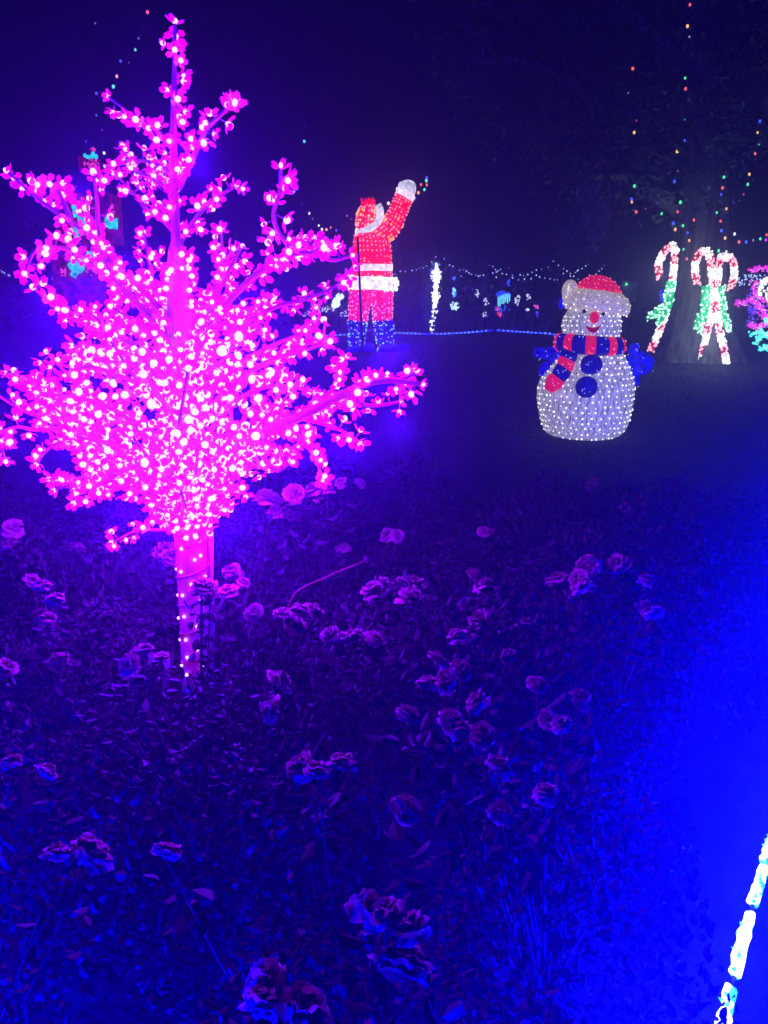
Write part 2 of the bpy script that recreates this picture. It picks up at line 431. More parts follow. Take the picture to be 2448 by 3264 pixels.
# ---------------------------------------------------------------- blue rope light round the bed
rope = thing('rope_light', 'thick bright rope light in white and cyan lengths lying along the bed border', 'rope light', (rp[24].x, rp[24].y, 0.0))
M_rw = mat('rope_white', (0.8, 0.9, 0.9), 0.3, (0.95, 1.0, 0.97), 2.4)
M_rc = mat('rope_cyan', (0.3, 0.8, 0.9), 0.3, (0.06, 0.85, 1.0), 1.0, nscale=30, namp=0.5)  # falloff at the rope's edges, put in as cyan emission
# resample
cum = [0]
for i in range(len(rp)-1): cum.append(cum[-1]+(rp[i+1]-rp[i]).length)
def rope_at(s):
    s = min(max(s, 0), cum[-1]-1e-4); i = max(j for j in range(len(cum)) if cum[j] <= s)
    i = min(i, len(rp)-2); t = (s-cum[i])/(cum[i+1]-cum[i]); p = rp[i].lerp(rp[i+1], t); return Vector((p.x, p.y, gz(p.y)+0.07))
mb = MB(); mb.tube([rope_at(cum[-1]*i/90)-Vector((0, 0, 0.012)) for i in range(91)], 0.006, n=6); mb.build('cable', M_wire, rope)
s = 0.05; r6 = random.Random(3)
while s < cum[-1]-0.2:
    L = r6.uniform(0.15, 0.27); mb = MB()
    m = 8; base = [rope_at(s+L*i/m) for i in range(m+1)]
    for ln in range(2):
        sd = (ln-0.5)*0.012
        pts = []
        for i, p in enumerate(base):
            t = (base[min(i+1, m)]-base[max(i-1, 0)]).normalized(); nn = Vector((-t.y, t.x, 0))
            pts.append(p+nn*(sd+r6.uniform(-.004, .004))+Vector((0, 0, r6.uniform(-.004, .006))))
        a, bb = (0, m+1) if ln == 0 else (r6.choice((0, 0, 1, 2)), m+1-r6.choice((0, 0, 1)))
        mb.tube(pts[a:bb], [0.0085*r6.uniform(0.8, 1.15) for _ in pts[a:bb]], 0, n=8)
        for p in pts[a:bb]:
            if r6.random() < 0.6:
                dv = Vector((r6.gauss(0, 1), r6.gauss(0, 1), r6.random())).normalized()
                mb.tube([p+dv*0.006, p+dv*0.017], [0.006, 0.0015], 1, n=5)
    mb.tube([p+Vector((0.003, 0.0, -0.005)) for p in base], 0.0125, 1, n=8)
    mb.build('light_segment', [M_rw, M_rc], rope)
    s += L+r6.choice((0.015, 0.02, 0.05))
k = 0
for i in range(0, 36):
    p = rope_at(cum[-1]*(i+0.5)/36)
    wgt = 1.0
    if p.x < -0.7: wgt = 6.0
    if p.y > 2.6: wgt = 0.6
    if p.y > 3.6: wgt = 0.2
    if p.y < 0.6 and -0.8 < p.x: wgt = 0.3
    lamp('rope_lamp', p+Vector((0, 0, 0.07)), ROPE_COL, ROPE_W*wgt, rope, 0.03)

# ---------------------------------------------------------------- roses
def rose_mesh(seed):
    r = random.Random(seed); mb = MB(); lean = Vector((r.uniform(-.12, .12), r.uniform(-.12, .12), 0))
    for ringi, (cnt, op, sz0, up) in enumerate(((4, 1.42, .62, .10), (5, 1.15, .78, .06), (6, .85, .88, .02), (7, .48, .98, -.02), (5, .12, .95, -.06))):
        for k in range(cnt):
            if ringi == 4 and r.random() < .25: continue
            a = 2*math.pi*(k+.5*(ringi % 2)+r.uniform(-.28, .28))/cnt; ca, sa = math.cos(a), math.sin(a)
            e0 = op+r.uniform(-.22, .22); sz = sz0*r.uniform(.82, 1.15); s = Vector((-sa, ca, 0)); tw = r.uniform(-.25, .25)
            p0 = Vector((ca*.06, sa*.06, up)); vs = []; NU, NV = 4, 5; c = p0.copy(); el = e0+.45
            ph = r.uniform(0, 6.28); fr = r.uniform(2.0, 3.6)
            for i in range(NU+1):
                t = i/NU
                d = Vector((ca*math.cos(el), sa*math.cos(el), math.sin(el)))
                if i: c = c+d*(sz/NU)
                n = s.cross(d); w = (.14, .40, .56, .58, .40)[i]*sz
                for j in range(NV):
                    u = j/(NV-1)*2-1
                    p = c + s*(w*u) + d*(w*tw*u*.4) - n*(-.20*sz*u*u*(1-.5*t)) + n*(.10*sz*t*t*math.sin(fr*u*2+ph)) - d*(.16*sz*t*t*u*u) + lean*t
                    vs.append(p)
                el -= (.10, .22, .45, .75)[min(i, 3)]*(.5+.35*ringi*.5)
            mb.add(vs, [(i*NV+j, i*NV+j+1, i*NV+j+NV+1, i*NV+j+NV) for i in range(NU) for j in range(NV-1)])
    mb.tube([(0, 0, -.35), (0, 0, .05)], [.05, .16], n=6)
    return mb.mesh('bloom', [M_petal])
roses = [rose_mesh(s) for s in range(6)]
CL = [  # x, y on the 1659-wide view, number of blooms, photo-pixel size of one
 (575,1080,1,62),(600,1100,2,62),(622,1078,2,58),(595,1110,1,50),(680,1066,2,46),(700,1062,2,42),(738,1045,1,24),(778,1045,1,22),(838,1158,1,46),(858,1160,1,40),(742,1187,1,42),
 (830,1277,2,58),(860,1270,1,60),(893,1268,1,62),(890,1300,1,66),(1018,1243,1,50),(1060,1267,2,44),(1200,1257,1,58),(1245,1222,2,58),(1278,1225,1,55),
 (1235,1285,2,58),(1262,1262,2,50),(1338,1228,1,58),(1393,1258,1,54),(1390,1318,1,50),(1412,1325,1,50),(1050,1160,2,34),(1270,1052,3,30),(1355,1097,1,34),
 (345,1195,2,60),(170,1187,1,42),(8,1160,2,52),(65,1255,1,46),(85,1272,1,46),(120,1300,1,44),(105,1345,2,46),(440,1275,2,62),(470,1290,2,58),(490,1250,2,48),(525,1262,1,50),
 (550,1327,1,50),(607,1330,1,38),(660,1340,2,54),(680,1325,1,52),(715,1375,1,50),(740,1380,1,48),(765,1378,1,46),(808,1382,1,38),(300,1420,2,58),(325,1400,2,52),(350,1425,1,50),
 (128,1428,1,44),(8,1445,1,52),(600,1478,1,62),(590,1537,1,58),(1010,1365,2,54),(1040,1340,1,56),(990,1380,1,48),(945,1430,1,44),(930,1480,1,70),(965,1475,1,70),(990,1450,1,58),
 (880,1545,1,62),(975,1560,1,72),(1000,1580,1,60),(1040,1590,1,66),(1035,1520,1,64),(1185,1560,1,60),(1215,1570,1,62),(1075,1662,1,66),(655,1662,1,74),(685,1672,1,66),(740,1655,1,78),
 (880,1752,1,30),(183,1850,1,112),(125,1850,1,64),(357,1845,1,86),(800,1985,1,112),(835,1975,1,84),(893,2012,1,110),(872,2095,1,140),(585,2140,1,120),(555,2175,1,110),(650,2190,1,130),(30,1650,1,60),(100,1672,1,50),
 (1160,1480,1,56),(1130,1350,1,46),(1100,1420,1,50),(1250,1510,1,52),(1180,1720,1,66),(1085,1760,1,60),
]
K = 2448/1659
bush_rows = [(0.98, 0.66, 0.42), (1.55, 0.68, 0.44), (2.2, 0.70, 0.46), (2.95, 0.74, 0.48), (3.75, 0.76, 0.50), (4.55, 0.66, 0.48)]
bushes = []
for ri, (y, h, rad) in enumerate(bush_rows):
    xr = 0.50*y-0.12-rad*0.75-(0.10 if ri == 0 else 0.03); xl = -0.50*y-0.30; cnt = max(2, int(round((xr-xl)/0.55))+1)
    for i in range(cnt):
        x = xl+(xr-xl)*i/(cnt-1)+rng.uniform(-.07, .07); yy = y+rng.uniform(-.13, .13)
        hh = h*rng.uniform(.74, 1.10)
        if abs(x-P(630, 2200, TY).x) < 0.26 and TY-0.45 < yy < TY+0.3: yy = TY-0.60; hh = 0.56; x = x*.6 + .4*P(560, 2200, TY).x
        bushes.append([x, yy, hh, rad*rng.uniform(.74, 1.05), ri, i, cnt, []])
_q = P(850, 2200, TY-.28); bushes.append([_q.x, _q.y, .66, .22, 2, len([b for b in bushes if b[4] == 2]), 9, []])
_q = P(610, 2300, TY-.32); bushes.append([_q.x, _q.y, .58, .27, 2, 0, 9, []])
bplace = []
for (cx_, cy_, cnt, sz) in CL:
    for k in range(cnt):
        px = cx_*K + (rng.uniform(-.62, .62)*sz if cnt > 1 else 0); py = cy_*K + (rng.uniform(-.5, .5)*sz if cnt > 1 else 0)
        d = ray(px, py); dist = 0.075*FPX/(sz*1.0)
        zt = 0.71+rng.uniform(-.05, .07)
        t = (CAMZ-zt)/-d.z if d.z < 0 else 5
        t = min(t, 4.6/d.y)
        if 560 < px < 720 and t*d.y > TY-0.12: t = (TY-0.2)/d.y
        if px < 1090 and py < 1800: t = min(t, (TY+.35+rng.uniform(-.06, .06))/d.y)
        p = ORG+d*t
        r = sz*mpp(t*1.0)*0.76
        bplace.append((p, min(max(r, 0.032), 0.085)))
for p, r in bplace:
    b = min(bushes, key=lambda b: (b[0]-p.x)**2+(b[1]-p.y)**2); b[7].append((p, r))
ORD = ['first', 'second', 'third', 'fourth', 'fifth', 'sixth', 'seventh', 'eighth', 'ninth', 'tenth', 'eleventh', 'twelfth']
NUM = ['no', 'one', 'two', 'three', 'four', 'five', 'six', 'seven', 'eight', 'nine', 'ten', 'eleven', 'twelve', 'thirteen', 'fourteen', 'fifteen', 'sixteen', 'seventeen', 'eighteen', 'nineteen', 'twenty']
ROWN = ['front row', 'second row', 'third row', 'fourth row', 'fifth row', 'back row']
fol_meshes = []
for v in range(5):
    r7 = np.random.RandomState(40+v); n = 3800
    a = r7.rand(n)*2*np.pi; u = r7.rand(n)**0.42; zc = r7.rand(n)**0.75
    prof = np.sqrt(np.clip(1-(zc-.35)**2/.55, 0.04, 1))
    lump = 1+.16*np.sin(3*a+v)+.10*np.sin(5*a+2*v+zc*4)
    rr = u*prof*lump
    zz = 0.05+zc*(.92+.10*np.sin(2*a+v))
    fol_meshes.append(leaf_cloud(np.stack([rr*np.cos(a), rr*np.sin(a), zz], 1), 0.054, 0.037, [M_leaf], 'foliage', 0.7, r7))
for row in range(6):
    for i_, b in enumerate(sorted([q for q in bushes if q[4] == row], key=lambda q: q[0])): b[5] = i_
for b in bushes:
    x, y, h, rad, ri, i, cnt, bl = b
    k = len(bl)
    lab = 'rose bush with %s, %s from left in the %s' % (('%s pale %s' % (NUM[min(k, 20)], 'bloom' if k == 1 else 'blooms')) if k else 'dark leaves', ORD[i], ROWN[ri])
    z0 = gz(y)
    root = thing('rose_bush', lab, 'rose bush', (x, y, z0), 'rose bushes in the dark flower bed')
    fo = bpy.data.objects.new('foliage', fol_meshes[rng.randrange(5)]); col.objects.link(fo); fo.parent = root
    fo.scale = (rad, rad, h-z0*0.5); fo.rotation_euler = (0, 0, rng.uniform(0, 6.28)); fo['kind'] = 'stuff'
    mb = MB()
    for q in range(7):
        a = rng.uniform(0, 6.28); rr = rad*rng.uniform(.2, .75)
        mb.tube(catmull([(x, y, z0-.02), (x+rr*.4*math.cos(a), y+rr*.4*math.sin(a), z0+h*.5), (x+rr*math.cos(a), y+rr*math.sin(a), z0+h*.92)], 3), [.0055, .005, .0045, .004, .0035, .003, .002], n=5)
    for p, r in bl:
        dv = Vector((p.x-x, p.y-y, 0)); q0 = Vector((x, y, z0+h*.45)) + dv*.35
        mb.tube(catmull([q0, q0.lerp(p, .6)+Vector((0, 0, -.02)), p-Vector((0, 0, r*.2))], 3), [.004, .0035, .003, .003, .0025, .002, .002], n=5)
    mb.build('stem', M_stem, root)
    if bl:
        lp_ = []
        for p, r in bl:
            for q in range(16):
                t = rng.uniform(.0, .30); lp_.append((p.x-x+rng.gauss(0, .022)+(x-p.x)*t*.4, p.y-y+rng.gauss(0, .022)+(y-p.y)*t*.4, p.z-z0-r*.5-t*.6))
        fo2 = bpy.data.objects.new('stalk_foliage', leaf_cloud(lp_, .040, .024, [M_leaf], 'stalk_foliage', .9)); col.objects.link(fo2); fo2.parent = root; fo2['kind'] = 'stuff'
    for p, r in bl:
        o = bpy.data.objects.new('bloom', roses[rng.randrange(6)]); col.objects.link(o); o.parent = root; o.location = p-root.location
        o.scale = (r, r, r); o.rotation_euler = (rng.uniform(-.3, .9), rng.uniform(-.6, .6), rng.uniform(0, 6.28)); q_ = r*rng.uniform(.85, 1.12); o.scale = (q_*rng.uniform(.85, 1.1), q_, q_*rng.uniform(.8, 1.1))
rc = thing('rose_cane', 'long bare red-lit rose cane arching up out of the roses right of the trunk', 'plant stem', P(900, 2040, 2.6))
mb = MB(); mb.tube(catmull([P(900, 2040, 2.6), P(935, 1900, 2.6), P(1040, 1840, 2.65), P(1165, 1788, 2.7)], 5), 0.0038, n=6); mb.build('stem', mat('red_lit_cane', (0.25, 0.04, 0.03), 0.5, nscale=30), rc)  # red light falling on the cane is put into its base colour
mb = MB(); mb.ball(P(1168, 1786, 2.7), (.012, .012, .016)); mb.build('bud', M_stem, rc)

# ---------------------------------------------------------------- snowman
g = ground_hit(1868, 1415); SY = g.y + 0.45; sm = mpp(SY)
def S(zx, zy, dy=0.0): return P(1600+zx*.3617, 800+zy*.3617, SY+dy)
u4 = .3617*sm
snow = thing('snowman_figure', 'round white lit snowman in red hat and striped scarf on the dark lawn', 'snowman', (g.x, SY, g.z))
M_sn = glowmat('snow_mesh', (0.5, 0.48, 0.56), (1.0, 0.95, 0.90), SY, 0.22, 9, 0.75, (9, 9, 1.0))
M_brim = glowmat('brim_mesh', (0.6, 0.55, 0.5), (1.0, 0.84, 0.70), SY, 0.30, 60, 0.5)
M_red = glowmat('red_mesh', (0.6, 0.03, 0.05), (1.0, 0.01, 0.09), SY, 0.55, 90, 0.6)
M_blue = glowmat('blue_mesh', (0.02, 0.03, 0.3), (0.0, 0.0, 1.0), SY, 0.11, 60, 0.8)
M_bluel = glowmat('blue_glow_mesh', (0.02, 0.03, 0.4), (0.0, 0.0, 1.0), SY, 0.40, 26, 0.8)
M_wb = lum((.95, .95, 1.0), SY, 1.5); M_warm = lum((1.0, .85, .55), SY, 1.0); M_rb = lum((1.0, .25, .35), SY, 1.0); M_bb = lum((.25, .4, 1.0), SY, 1.1)
def zring(zy, xl, xr, n=64, rib=0.0, ph=0, kd=0.92):
    c = S((xl+xr)/2, zy); r = (xr-xl)/2*u4*.955
    return [c+Vector((r*(1+rib*math.cos(32*2*math.pi*j/n))*math.cos(2*math.pi*j/n), r*kd*(1+rib*math.cos(32*2*math.pi*j/n))*math.sin(2*math.pi*j/n), 0)) for j in range(n)]
def lathe(rows, n=96, rib=0.012, k=3):
    rr = catmull([(a, b, c) for a, b, c in rows], k); return [zring(q[0], q[1], q[2], n, rib) for q in rr]
body = lathe([(1712, 640, 840), (1690, 540, 940), (1640, 425, 1010), (1560, 360, 1085), (1450, 328, 1128), (1300, 308, 1152), (1200, 318, 1160), (1120, 350, 1150), (1020, 430, 1115), (940, 495, 1080), (880, 530, 1050)])
mb = MB(); mb.rings(body); mb.build('body', M_sn, snow)
head = lathe([(790, 600, 980), (770, 560, 1010), (720, 540, 1035), (640, 533, 1042), (580, 552, 1036), (520, 590, 1015), (470, 620, 990)])
mb = MB(); mb.rings(head); mb.build('head', M_sn, snow)
wbm = MB(); wbm.ball((0, 0, 0), 1.0, nu=6, nv=4)
bulb_cache = {}
def bulb_obj(p, r, m, parent, name='bulb', sc=None):
    if m.name not in bulb_cache: bulb_cache[m.name] = wbm.mesh(name, [m])
    o = bpy.data.objects.new(name, bulb_cache[m.name]); col.objects.link(o); o.parent = parent; o.location = Vector(p)-parent.location; o.scale = sc or (r, r, r); return o
def dots(c, rows, n, parent, r, m, jit=.25, limit=999, front=True):
    """bulbs sitting on a ring surface, row by row"""
    for ri, ring in enumerate(rows):
        ctr = sum((Vector(q) for q in ring), Vector())/len(ring)
        for k in range(n):
            j = (k+0.5*(ri % 2)+rng.uniform(-jit, jit))/n*len(ring)
            q = Vector(ring[int(j) % len(ring)]); nn = (q-ctr); nn.z = 0; nn.normalize()
            if front and nn.y > 0.12: continue
            s = r*rng.uniform(.65, 1.2)
            yield q+nn*r*.5+Vector((0, 0, rng.uniform(-jit, jit)*0.03)), s
def rows_at(rows, zys):
    out = []
    zs = [S(700, zy).z for zy in zys]
    for z in zs:
        for i in range(len(rows)-1):
            z0, z1 = rows[i][0].z, rows[i+1][0].z
            if min(z0, z1) <= z <= max(z0, z1):
                t = (z-z0)/(z1-z0+1e-9); out.append([a.lerp(b, t) for a, b in zip(rows[i], rows[i+1])]); break
    return out
for p, s in dots(None, rows_at(body, list(range(925, 1705, 46))), 34, snow, 0.0084, M_wb): bulb_obj(p, s, M_wb, snow)
for p, s in dots(None, rows_at(head, [575, 615, 655, 700, 740, 770]), 26, snow, 0.0076, M_wb): bulb_obj(p, s, M_wb, snow)
# hat
T = R(7)
rotT = Matrix.Rotation(T, 3, 'Y')
def tilt_ring(cx, cy_, hw, n=72, rib=0.02, kd=0.92):
    c = S(cx, cy_); r = hw*u4
    return [c+rotT@Vector((r*(1+rib*math.cos(24*2*math.pi*j/n))*math.cos(2*math.pi*j/n), r*kd*(1+rib*math.cos(24*2*math.pi*j/n))*math.sin(2*math.pi*j/n), 0)) for j in range(n)]
brim = [tilt_ring(*a) for a in ((832, 540, 205), (830, 540, 250), (830, 505, 272), (834, 450, 276), (838, 395, 250), (845, 360, 205), (848, 350, 180))]
mb = MB(); mb.rings(brim); mb.build('hat_brim', M_brim, snow)
for rr_, ring in enumerate((brim[1], brim[2], brim[3], brim[4])):
    for p, s in dots(None, [ring], 18, snow, .008, M_warm): bulb_obj(p, s, M_warm if rr_ > 1 else M_wb, snow)
dome = [tilt_ring(*a, rib=0.0) for a in ((850, 372, 192), (852, 340, 184), (856, 300, 165), (860, 262, 130), (862, 232, 85), (862, 214, 30))]
mb = MB(); mb.rings(dome); mb.build('hat_crown', M_red, snow)
for p, s in dots(None, dome[:-1], 22, snow, .0055, M_rb): bulb_obj(p, s, M_rb, snow)
mb = MB(); mb.ball(S(600, 352, -.03), (68*u4, 66*u4, 92*u4), nu=20, nv=12); mb.build('pompom', M_brim, snow)
for q in range(16):
    a = rng.uniform(0, 6.28); t = rng.uniform(.1, .95); bulb_obj(S(600+58*t*math.cos(a), 352+80*t*math.sin(a), -.03-66*u4*math.sqrt(1-t*t*.9)), .0065, M_warm, snow)
def on_head(zx, zy, out=0.0):
    hw = 250; cx = 788; dx = (zx-cx)/hw; return S(zx, zy, -math.sqrt(max(0, 1-dx*dx))*hw*u4*.92-out)
M_black = mat('black_plastic', (0.01, 0.01, 0.01), 0.3, nscale=20, namp=.2)
for e in ((723, 532), (893, 552)):
    mb = MB(); mb.ball(on_head(*e, .012), (15*u4, 12*u4, 17*u4), nu=12, nv=8); mb.build('eye', M_black, snow)
mb = MB(); mb.ball(on_head(815, 587, .02), (38*u4, 45*u4, 48*u4), nu=14, nv=10); mb.build('nose', M_red, snow)
mb = MB(); pts = [on_head(735+135*t, 655+44*math.sin(math.pi*t), .004) for t in [i/12 for i in range(13)]]
mb.tube(pts, [(.02, max(.003, 21*u4*math.sin(math.pi*i/12))) for i in range(13)], n=8); mb.build('mouth', glowmat('mouth_red', (.25, .01, .03), (.5, 0, .03), SY, .35, 30), snow)
# scarf ring in stripes
ns = 18; w_ = [1.15 if k % 2 else .85 for k in range(ns)]; a0 = -2.6
tot = sum(w_); ang = 0
for k in range(ns):
    a1 = ang+2*math.pi*w_[k]/tot; rs = []
    for i in range(7):
        a = a0+ang+(a1-ang)*i/6
        puff = 1+.02*math.sin(math.pi*i/6)
        ring = []
        for j in range(10):
            b = 2*math.pi*j/10; r = (245+52*math.cos(b))*puff*u4; zc = S(770, 825).z - 0.02*math.cos(a)
            c = S(770, 825); ring.append(Vector((c.x+r*math.cos(a), c.y+r*.92*math.sin(a), zc+82*u4*math.sin(b))))
        rs.append(ring)
    mb = MB(); mb.rings(rs); mb.build('scarf_stripe', M_red if k % 2 == 0 else M_blue, snow)
    for q in range(4 if k % 2 == 0 else 3):
        a = a0+ang+(a1-ang)*rng.uniform(.15, .85); b = rng.uniform(-1.0, 1.0); c = S(770, 825); r = (245+56*math.cos(b))*u4*1.02
        if math.sin(a) < .15: bulb_obj((c.x+r*math.cos(a), c.y+r*.92*math.sin(a), c.z+82*u4*math.sin(b)-.02*math.cos(a)), .0062, M_rb if k % 2 == 0 else M_bb, snow)
    ang = a1
tail = [(600, 870), (572, 960), (548, 1035), (492, 1115), (410, 1225)]
def on_body(zx, zy, out):
    r_ = rows_at(body, [zy]); 
    c = S(735, zy); hw = (max(q.x for q in r_[0])-min(q.x for q in r_[0]))/2; cx = (max(q.x for q in r_[0])+min(q.x for q in r_[0]))/2
    p = S(zx, zy); dx = min(.97, abs(p.x-cx)/hw); p = S(zx, zy, -math.sqrt(1-dx*dx)*hw*.92-out); return p
tps = [on_body(x, y, .03) for x, y in [(600, 890), (585, 930), (572, 960), (560, 1000), (548, 1035), (525, 1075), (492, 1115), (455, 1165), (410, 1225)]]
for k in range(4):
    mb = MB(); seg = tps[2*k:2*k+3]; rr = [(.03, 72*u4), (.045, 74*u4), (.03, 66*u4 if k < 3 else 40*u4)]
    mb.tube(seg, rr, n=14); mb.build('scarf_tail_stripe', M_blue if k % 2 == 0 else M_red, snow)
    for q in range(4): bulb_obj(seg[1]+Vector((rng.uniform(-.05, .05), -.045, rng.uniform(-.04, .04))), .006, M_bb if k % 2 == 0 else M_rb, snow)
for zx, zy in ((788, 1005), (745, 1200)):
    mb = MB(); c = on_body(zx, zy, -.01); mb.ball(c, (92*u4, .07, 88*u4), nu=18, nv=12); mb.build('button', M_blue, snow)
    for q in range(7): bulb_obj(c+Vector((rng.uniform(-.07, .07), -.062, rng.uniform(-.06, .06))), .0055, M_bb, snow)
for name, pth, rad in (('arm', [(500, 960), (430, 900), (400, 870)], [70, 70, 62]), ('mitten', [(395, 880), (345, 915), (335, 945)], [50, 78, 55]), ('mitten', [(420, 1000), (370, 1060), (340, 1090)], [60, 62, 38]),
                       ('arm', [(1080, 940), (1140, 1050), (1180, 1180)], [50, 66, 50]), ('mitten', [(1170, 890), (1230, 1000), (1250, 1080)], [60, 112, 70]), ('thumb', [(1130, 900), (1175, 850), (1205, 825)], [40, 48, 22])):
    ps = catmull([S(x, y, .05) for x, y in pth], 4); rr = np.interp(np.linspace(0, 1, len(ps)), [0, .5, 1], rad)
    rr = [r*u4*(math.sin(math.pi*(.12+.76*i/(len(ps)-1)))**.4) for i, r in enumerate(rr)]
    mb = MB(); mb.tube(ps, rr, n=14); mb.build(name, M_bluel, snow)
    for q in range(5):
        i = rng.randrange(len(ps)); a = rng.uniform(-2.6, -.5); bulb_obj(ps[i]+Vector((rr[i]*math.cos(a), rr[i]*math.sin(a)*1.02, rng.uniform(-.02, .02))), .006, M_bb, snow)
lamp('snowman_lamp', S(760, 1300, -.75), (.5, .5, 1.0), 0.06, snow, .2)
lamp('snowman_lamp', S(1230, 1000, -.2), (0, 0, 1), 0.4, snow, .1)

# ---------------------------------------------------------------- giant waving figure
g = ground_hit(1180, 1118); FY = g.y; fm = mpp(FY); u3 = .3165*fm*.95
print('snow', SY, 'figure', FY)
def F(zx, zy, dy=0.0): return P(950+zx*.3165, 500+zy*.3165, FY+dy)
fig = thing('waving_figure', 'giant red lit figure in white trimmed coat waving one arm seen from behind', 'light figure', (g.x, FY, g.z))
M_fr = glowmat('coat_red', (.5, .02, .03), (1, 0, .02), FY, 1.0, 12, .22)
M_fp = glowmat('trouser_red_blue_lit', (.5, .02, .1), (1, 0, .24), FY, .80, 12, .2)  # red coat cloth; the blue light on it is mixed into the colour
M_fw = glowmat('fur_white', (.7, .65, .7), (.92, .72, .95), FY, .95, 14, .5)
M_fg = glowmat('glove_white', (.7, .7, .75), (.78, .74, .95), FY, .75, 10, .6)
M_fb = glowmat('boot_blue', (.02, .02, .3), (0, 0, 1), FY, .42, 10, .5)
M_fd = lum((1, .26, .32), FY, 1.1); M_fo = lum((1, .42, .12), FY, 1.1); M_fc = lum((.25, .75, 1), FY, 1.1); M_fpk = lum((1, .35, .75), FY, 1.0)
def ell(cx, cy_, hw, kd=.75, n=28):
    c = F(cx, cy_); return [c+Vector((hw*u3*math.cos(2*math.pi*j/n), hw*u3*kd*math.sin(2*math.pi*j/n), 0)) for j in range(n)]
def speck(name, rows, cnt, m, r, prob=1.0):
    mb = MB()
    for q in range(cnt):
        i = rng.randrange(len(rows)-1); ring = rows[i]; j = rng.randrange(len(ring)); a = Vector(ring[j]).lerp(Vector(rows[i+1][j]), rng.random())
        ctr = sum((Vector(v) for v in ring), Vector())/len(ring); nn = (a-ctr).normalized()
        if nn.y > .3: continue
        mb.ball(a+nn*r*.4, r*rng.uniform(.7, 1.2), nu=6, nv=4)
    return mb.build(name, m, fig, kind='stuff')
def lattice(name, rows, nrow, ncol, m, r, jit=.35):
    mb = MB(); k = len(rows)-1
    for a in range(nrow):
        t = (a+.5)/nrow*k; i = int(t); f = t-i
        for b in range(ncol):
            n = len(rows[0]); j = int((b+rng.uniform(-jit, jit))/ncol*n) % n
            p = Vector(rows[i][j]).lerp(Vector(rows[i+1][j]), min(1, max(0, f+rng.uniform(-jit, jit)*.5)))
            ctr = sum((Vector(v) for v in rows[i]), Vector())/n; nn = (p-ctr).normalized()
            if nn.y > .25 or rng.random() < .12: continue
            mb.ball(p+nn*r*.3, r*rng.uniform(.6, 1.15), nu=6, nv=4)
    return mb.build(name, m, fig, kind='stuff')
torso = [ell(*a) for a in ((742, 1345, 210), (752, 1210, 195), (757, 1100, 186), (750, 950, 186), (742, 860, 178), (722, 790, 150), (712, 740, 115), (705, 690, 70))]
mb = MB(); mb.rings(torso); mb.build('coat', M_fr, fig); lattice('coat_bulb_grid', torso[1:], 13, 30, M_fd, .017)
for zx0, zx1, w0, w1 in ((640, 607, 128, 100), (848, 850, 112, 100)):
    leg = [ell(zx0, 1330, w0), ell((zx0+zx1)/2, 1480, (w0+w1)/2-2), ell(zx1, 1570, w1), ell(zx1, 1660, w1-4)]
    mb = MB(); mb.rings(leg); mb.build('trouser_leg', M_fp, fig); lattice('trouser_bulb_grid', leg, 8, 16, M_fpk, .016)
for sx, w0, ex, tx in ((600, 98, 585, 760), (862, 106, 880, 1115)):
    bt = [ell(sx, 1645, w0), ell((sx+ex)/2, 1780, w0-14), ell(ex, 1930, 80), ell(ex, 1990, 82)]
    mb = MB(); mb.rings(bt)
    pts = [F(ex, 1945), F((ex+tx)/2, 1942, -.1), F(tx-40, 1930, -.15), F(tx, 1940, -.15)]
    mb.tube(pts, [(.42, 50*u3), (.42, 52*u3), (.36, 58*u3), (.2, 42*u3)], n=14); mb.build('boot', M_fb, fig); lattice('boot_bulb_grid', bt, 9, 15, M_fc, .017, .6)
def band(name, cy0, cy1, cx, hw, m, puff, lump=0.0, tilt=0.0):
    rs = []; n = 44; k = 8
    for i in range(k+1):
        t = i/k; cc = F(cx, cy0+(cy1-cy0)*t); ring = []
        for j in range(n):
            a = 2*math.pi*j/n; r = hw*u3*(1+puff*math.sin(math.pi*t))*(1+lump*math.sin(9*a+5*t)*math.sin(13*a)); ring.append(cc+Vector((r*math.cos(a), r*.78*math.sin(a), tilt*r*math.cos(a))))
        rs.append(ring)
    mb = MB(); mb.rings(rs); mb.build(name, m, fig); return rs
band('belt', 1085, 1152, 760, 190, M_fw, .015); rs = band('coat_trim', 1210, 1342, 750, 226, M_fw, .12, .035, -.03)
speck('trim_bulb_grid', rs, 130, lum((1, .95, 1), FY, 1.2), .032)
arm = [(800, 800, 100), (880, 745, 108), (945, 680, 100), (1000, 570, 90), (1040, 470, 88), (1075, 395, 88)]
ar = tube_rings(catmull([F(x, y) for x, y, r in arm], 3), np.interp(np.linspace(0, 5, 16), range(6), [a[2]*u3 for a in arm]), 18)
mb = MB(); mb.rings(ar); mb.build('raised_sleeve', M_fr, fig); lattice('sleeve_bulb_grid', ar, 15, 15, M_fd, .017); speck('orange_bulb_grid', ar[:9], 70, M_fo, .02)
mb = MB(); mb.tube([F(1060, 425), F(1075, 395), F(1088, 368), F(1096, 350)], [80*u3, 98*u3, 98*u3, 80*u3], n=18); mb.build('cuff', M_fw, fig)
mb = MB(); mb.tube(catmull([F(1085, 375), F(1095, 320), F(1108, 270), F(1112, 232)], 4), [80*u3, 86*u3, 90*u3, 92*u3, 92*u3, 90*u3, 88*u3, 85*u3, 78*u3, 70*u3, 58*u3, 40*u3, 12*u3], n=18)
mb.tube(catmull([F(1060, 340), F(1010, 330), F(995, 345)], 3), [40*u3, 40*u3, 34*u3, 30*u3, 26*u3, 18*u3, 8*u3], n=10); mb.build('mitten', M_fg, fig)
mb = MB(); la = catmull([F(640, 800, .05), F(595, 900, -.05), F(588, 1050, -.1), F(600, 1190, -.1)], 4); mb.tube(la, [45*u3]*len(la), n=14); mb.build('lowered_sleeve', M_fr, fig)
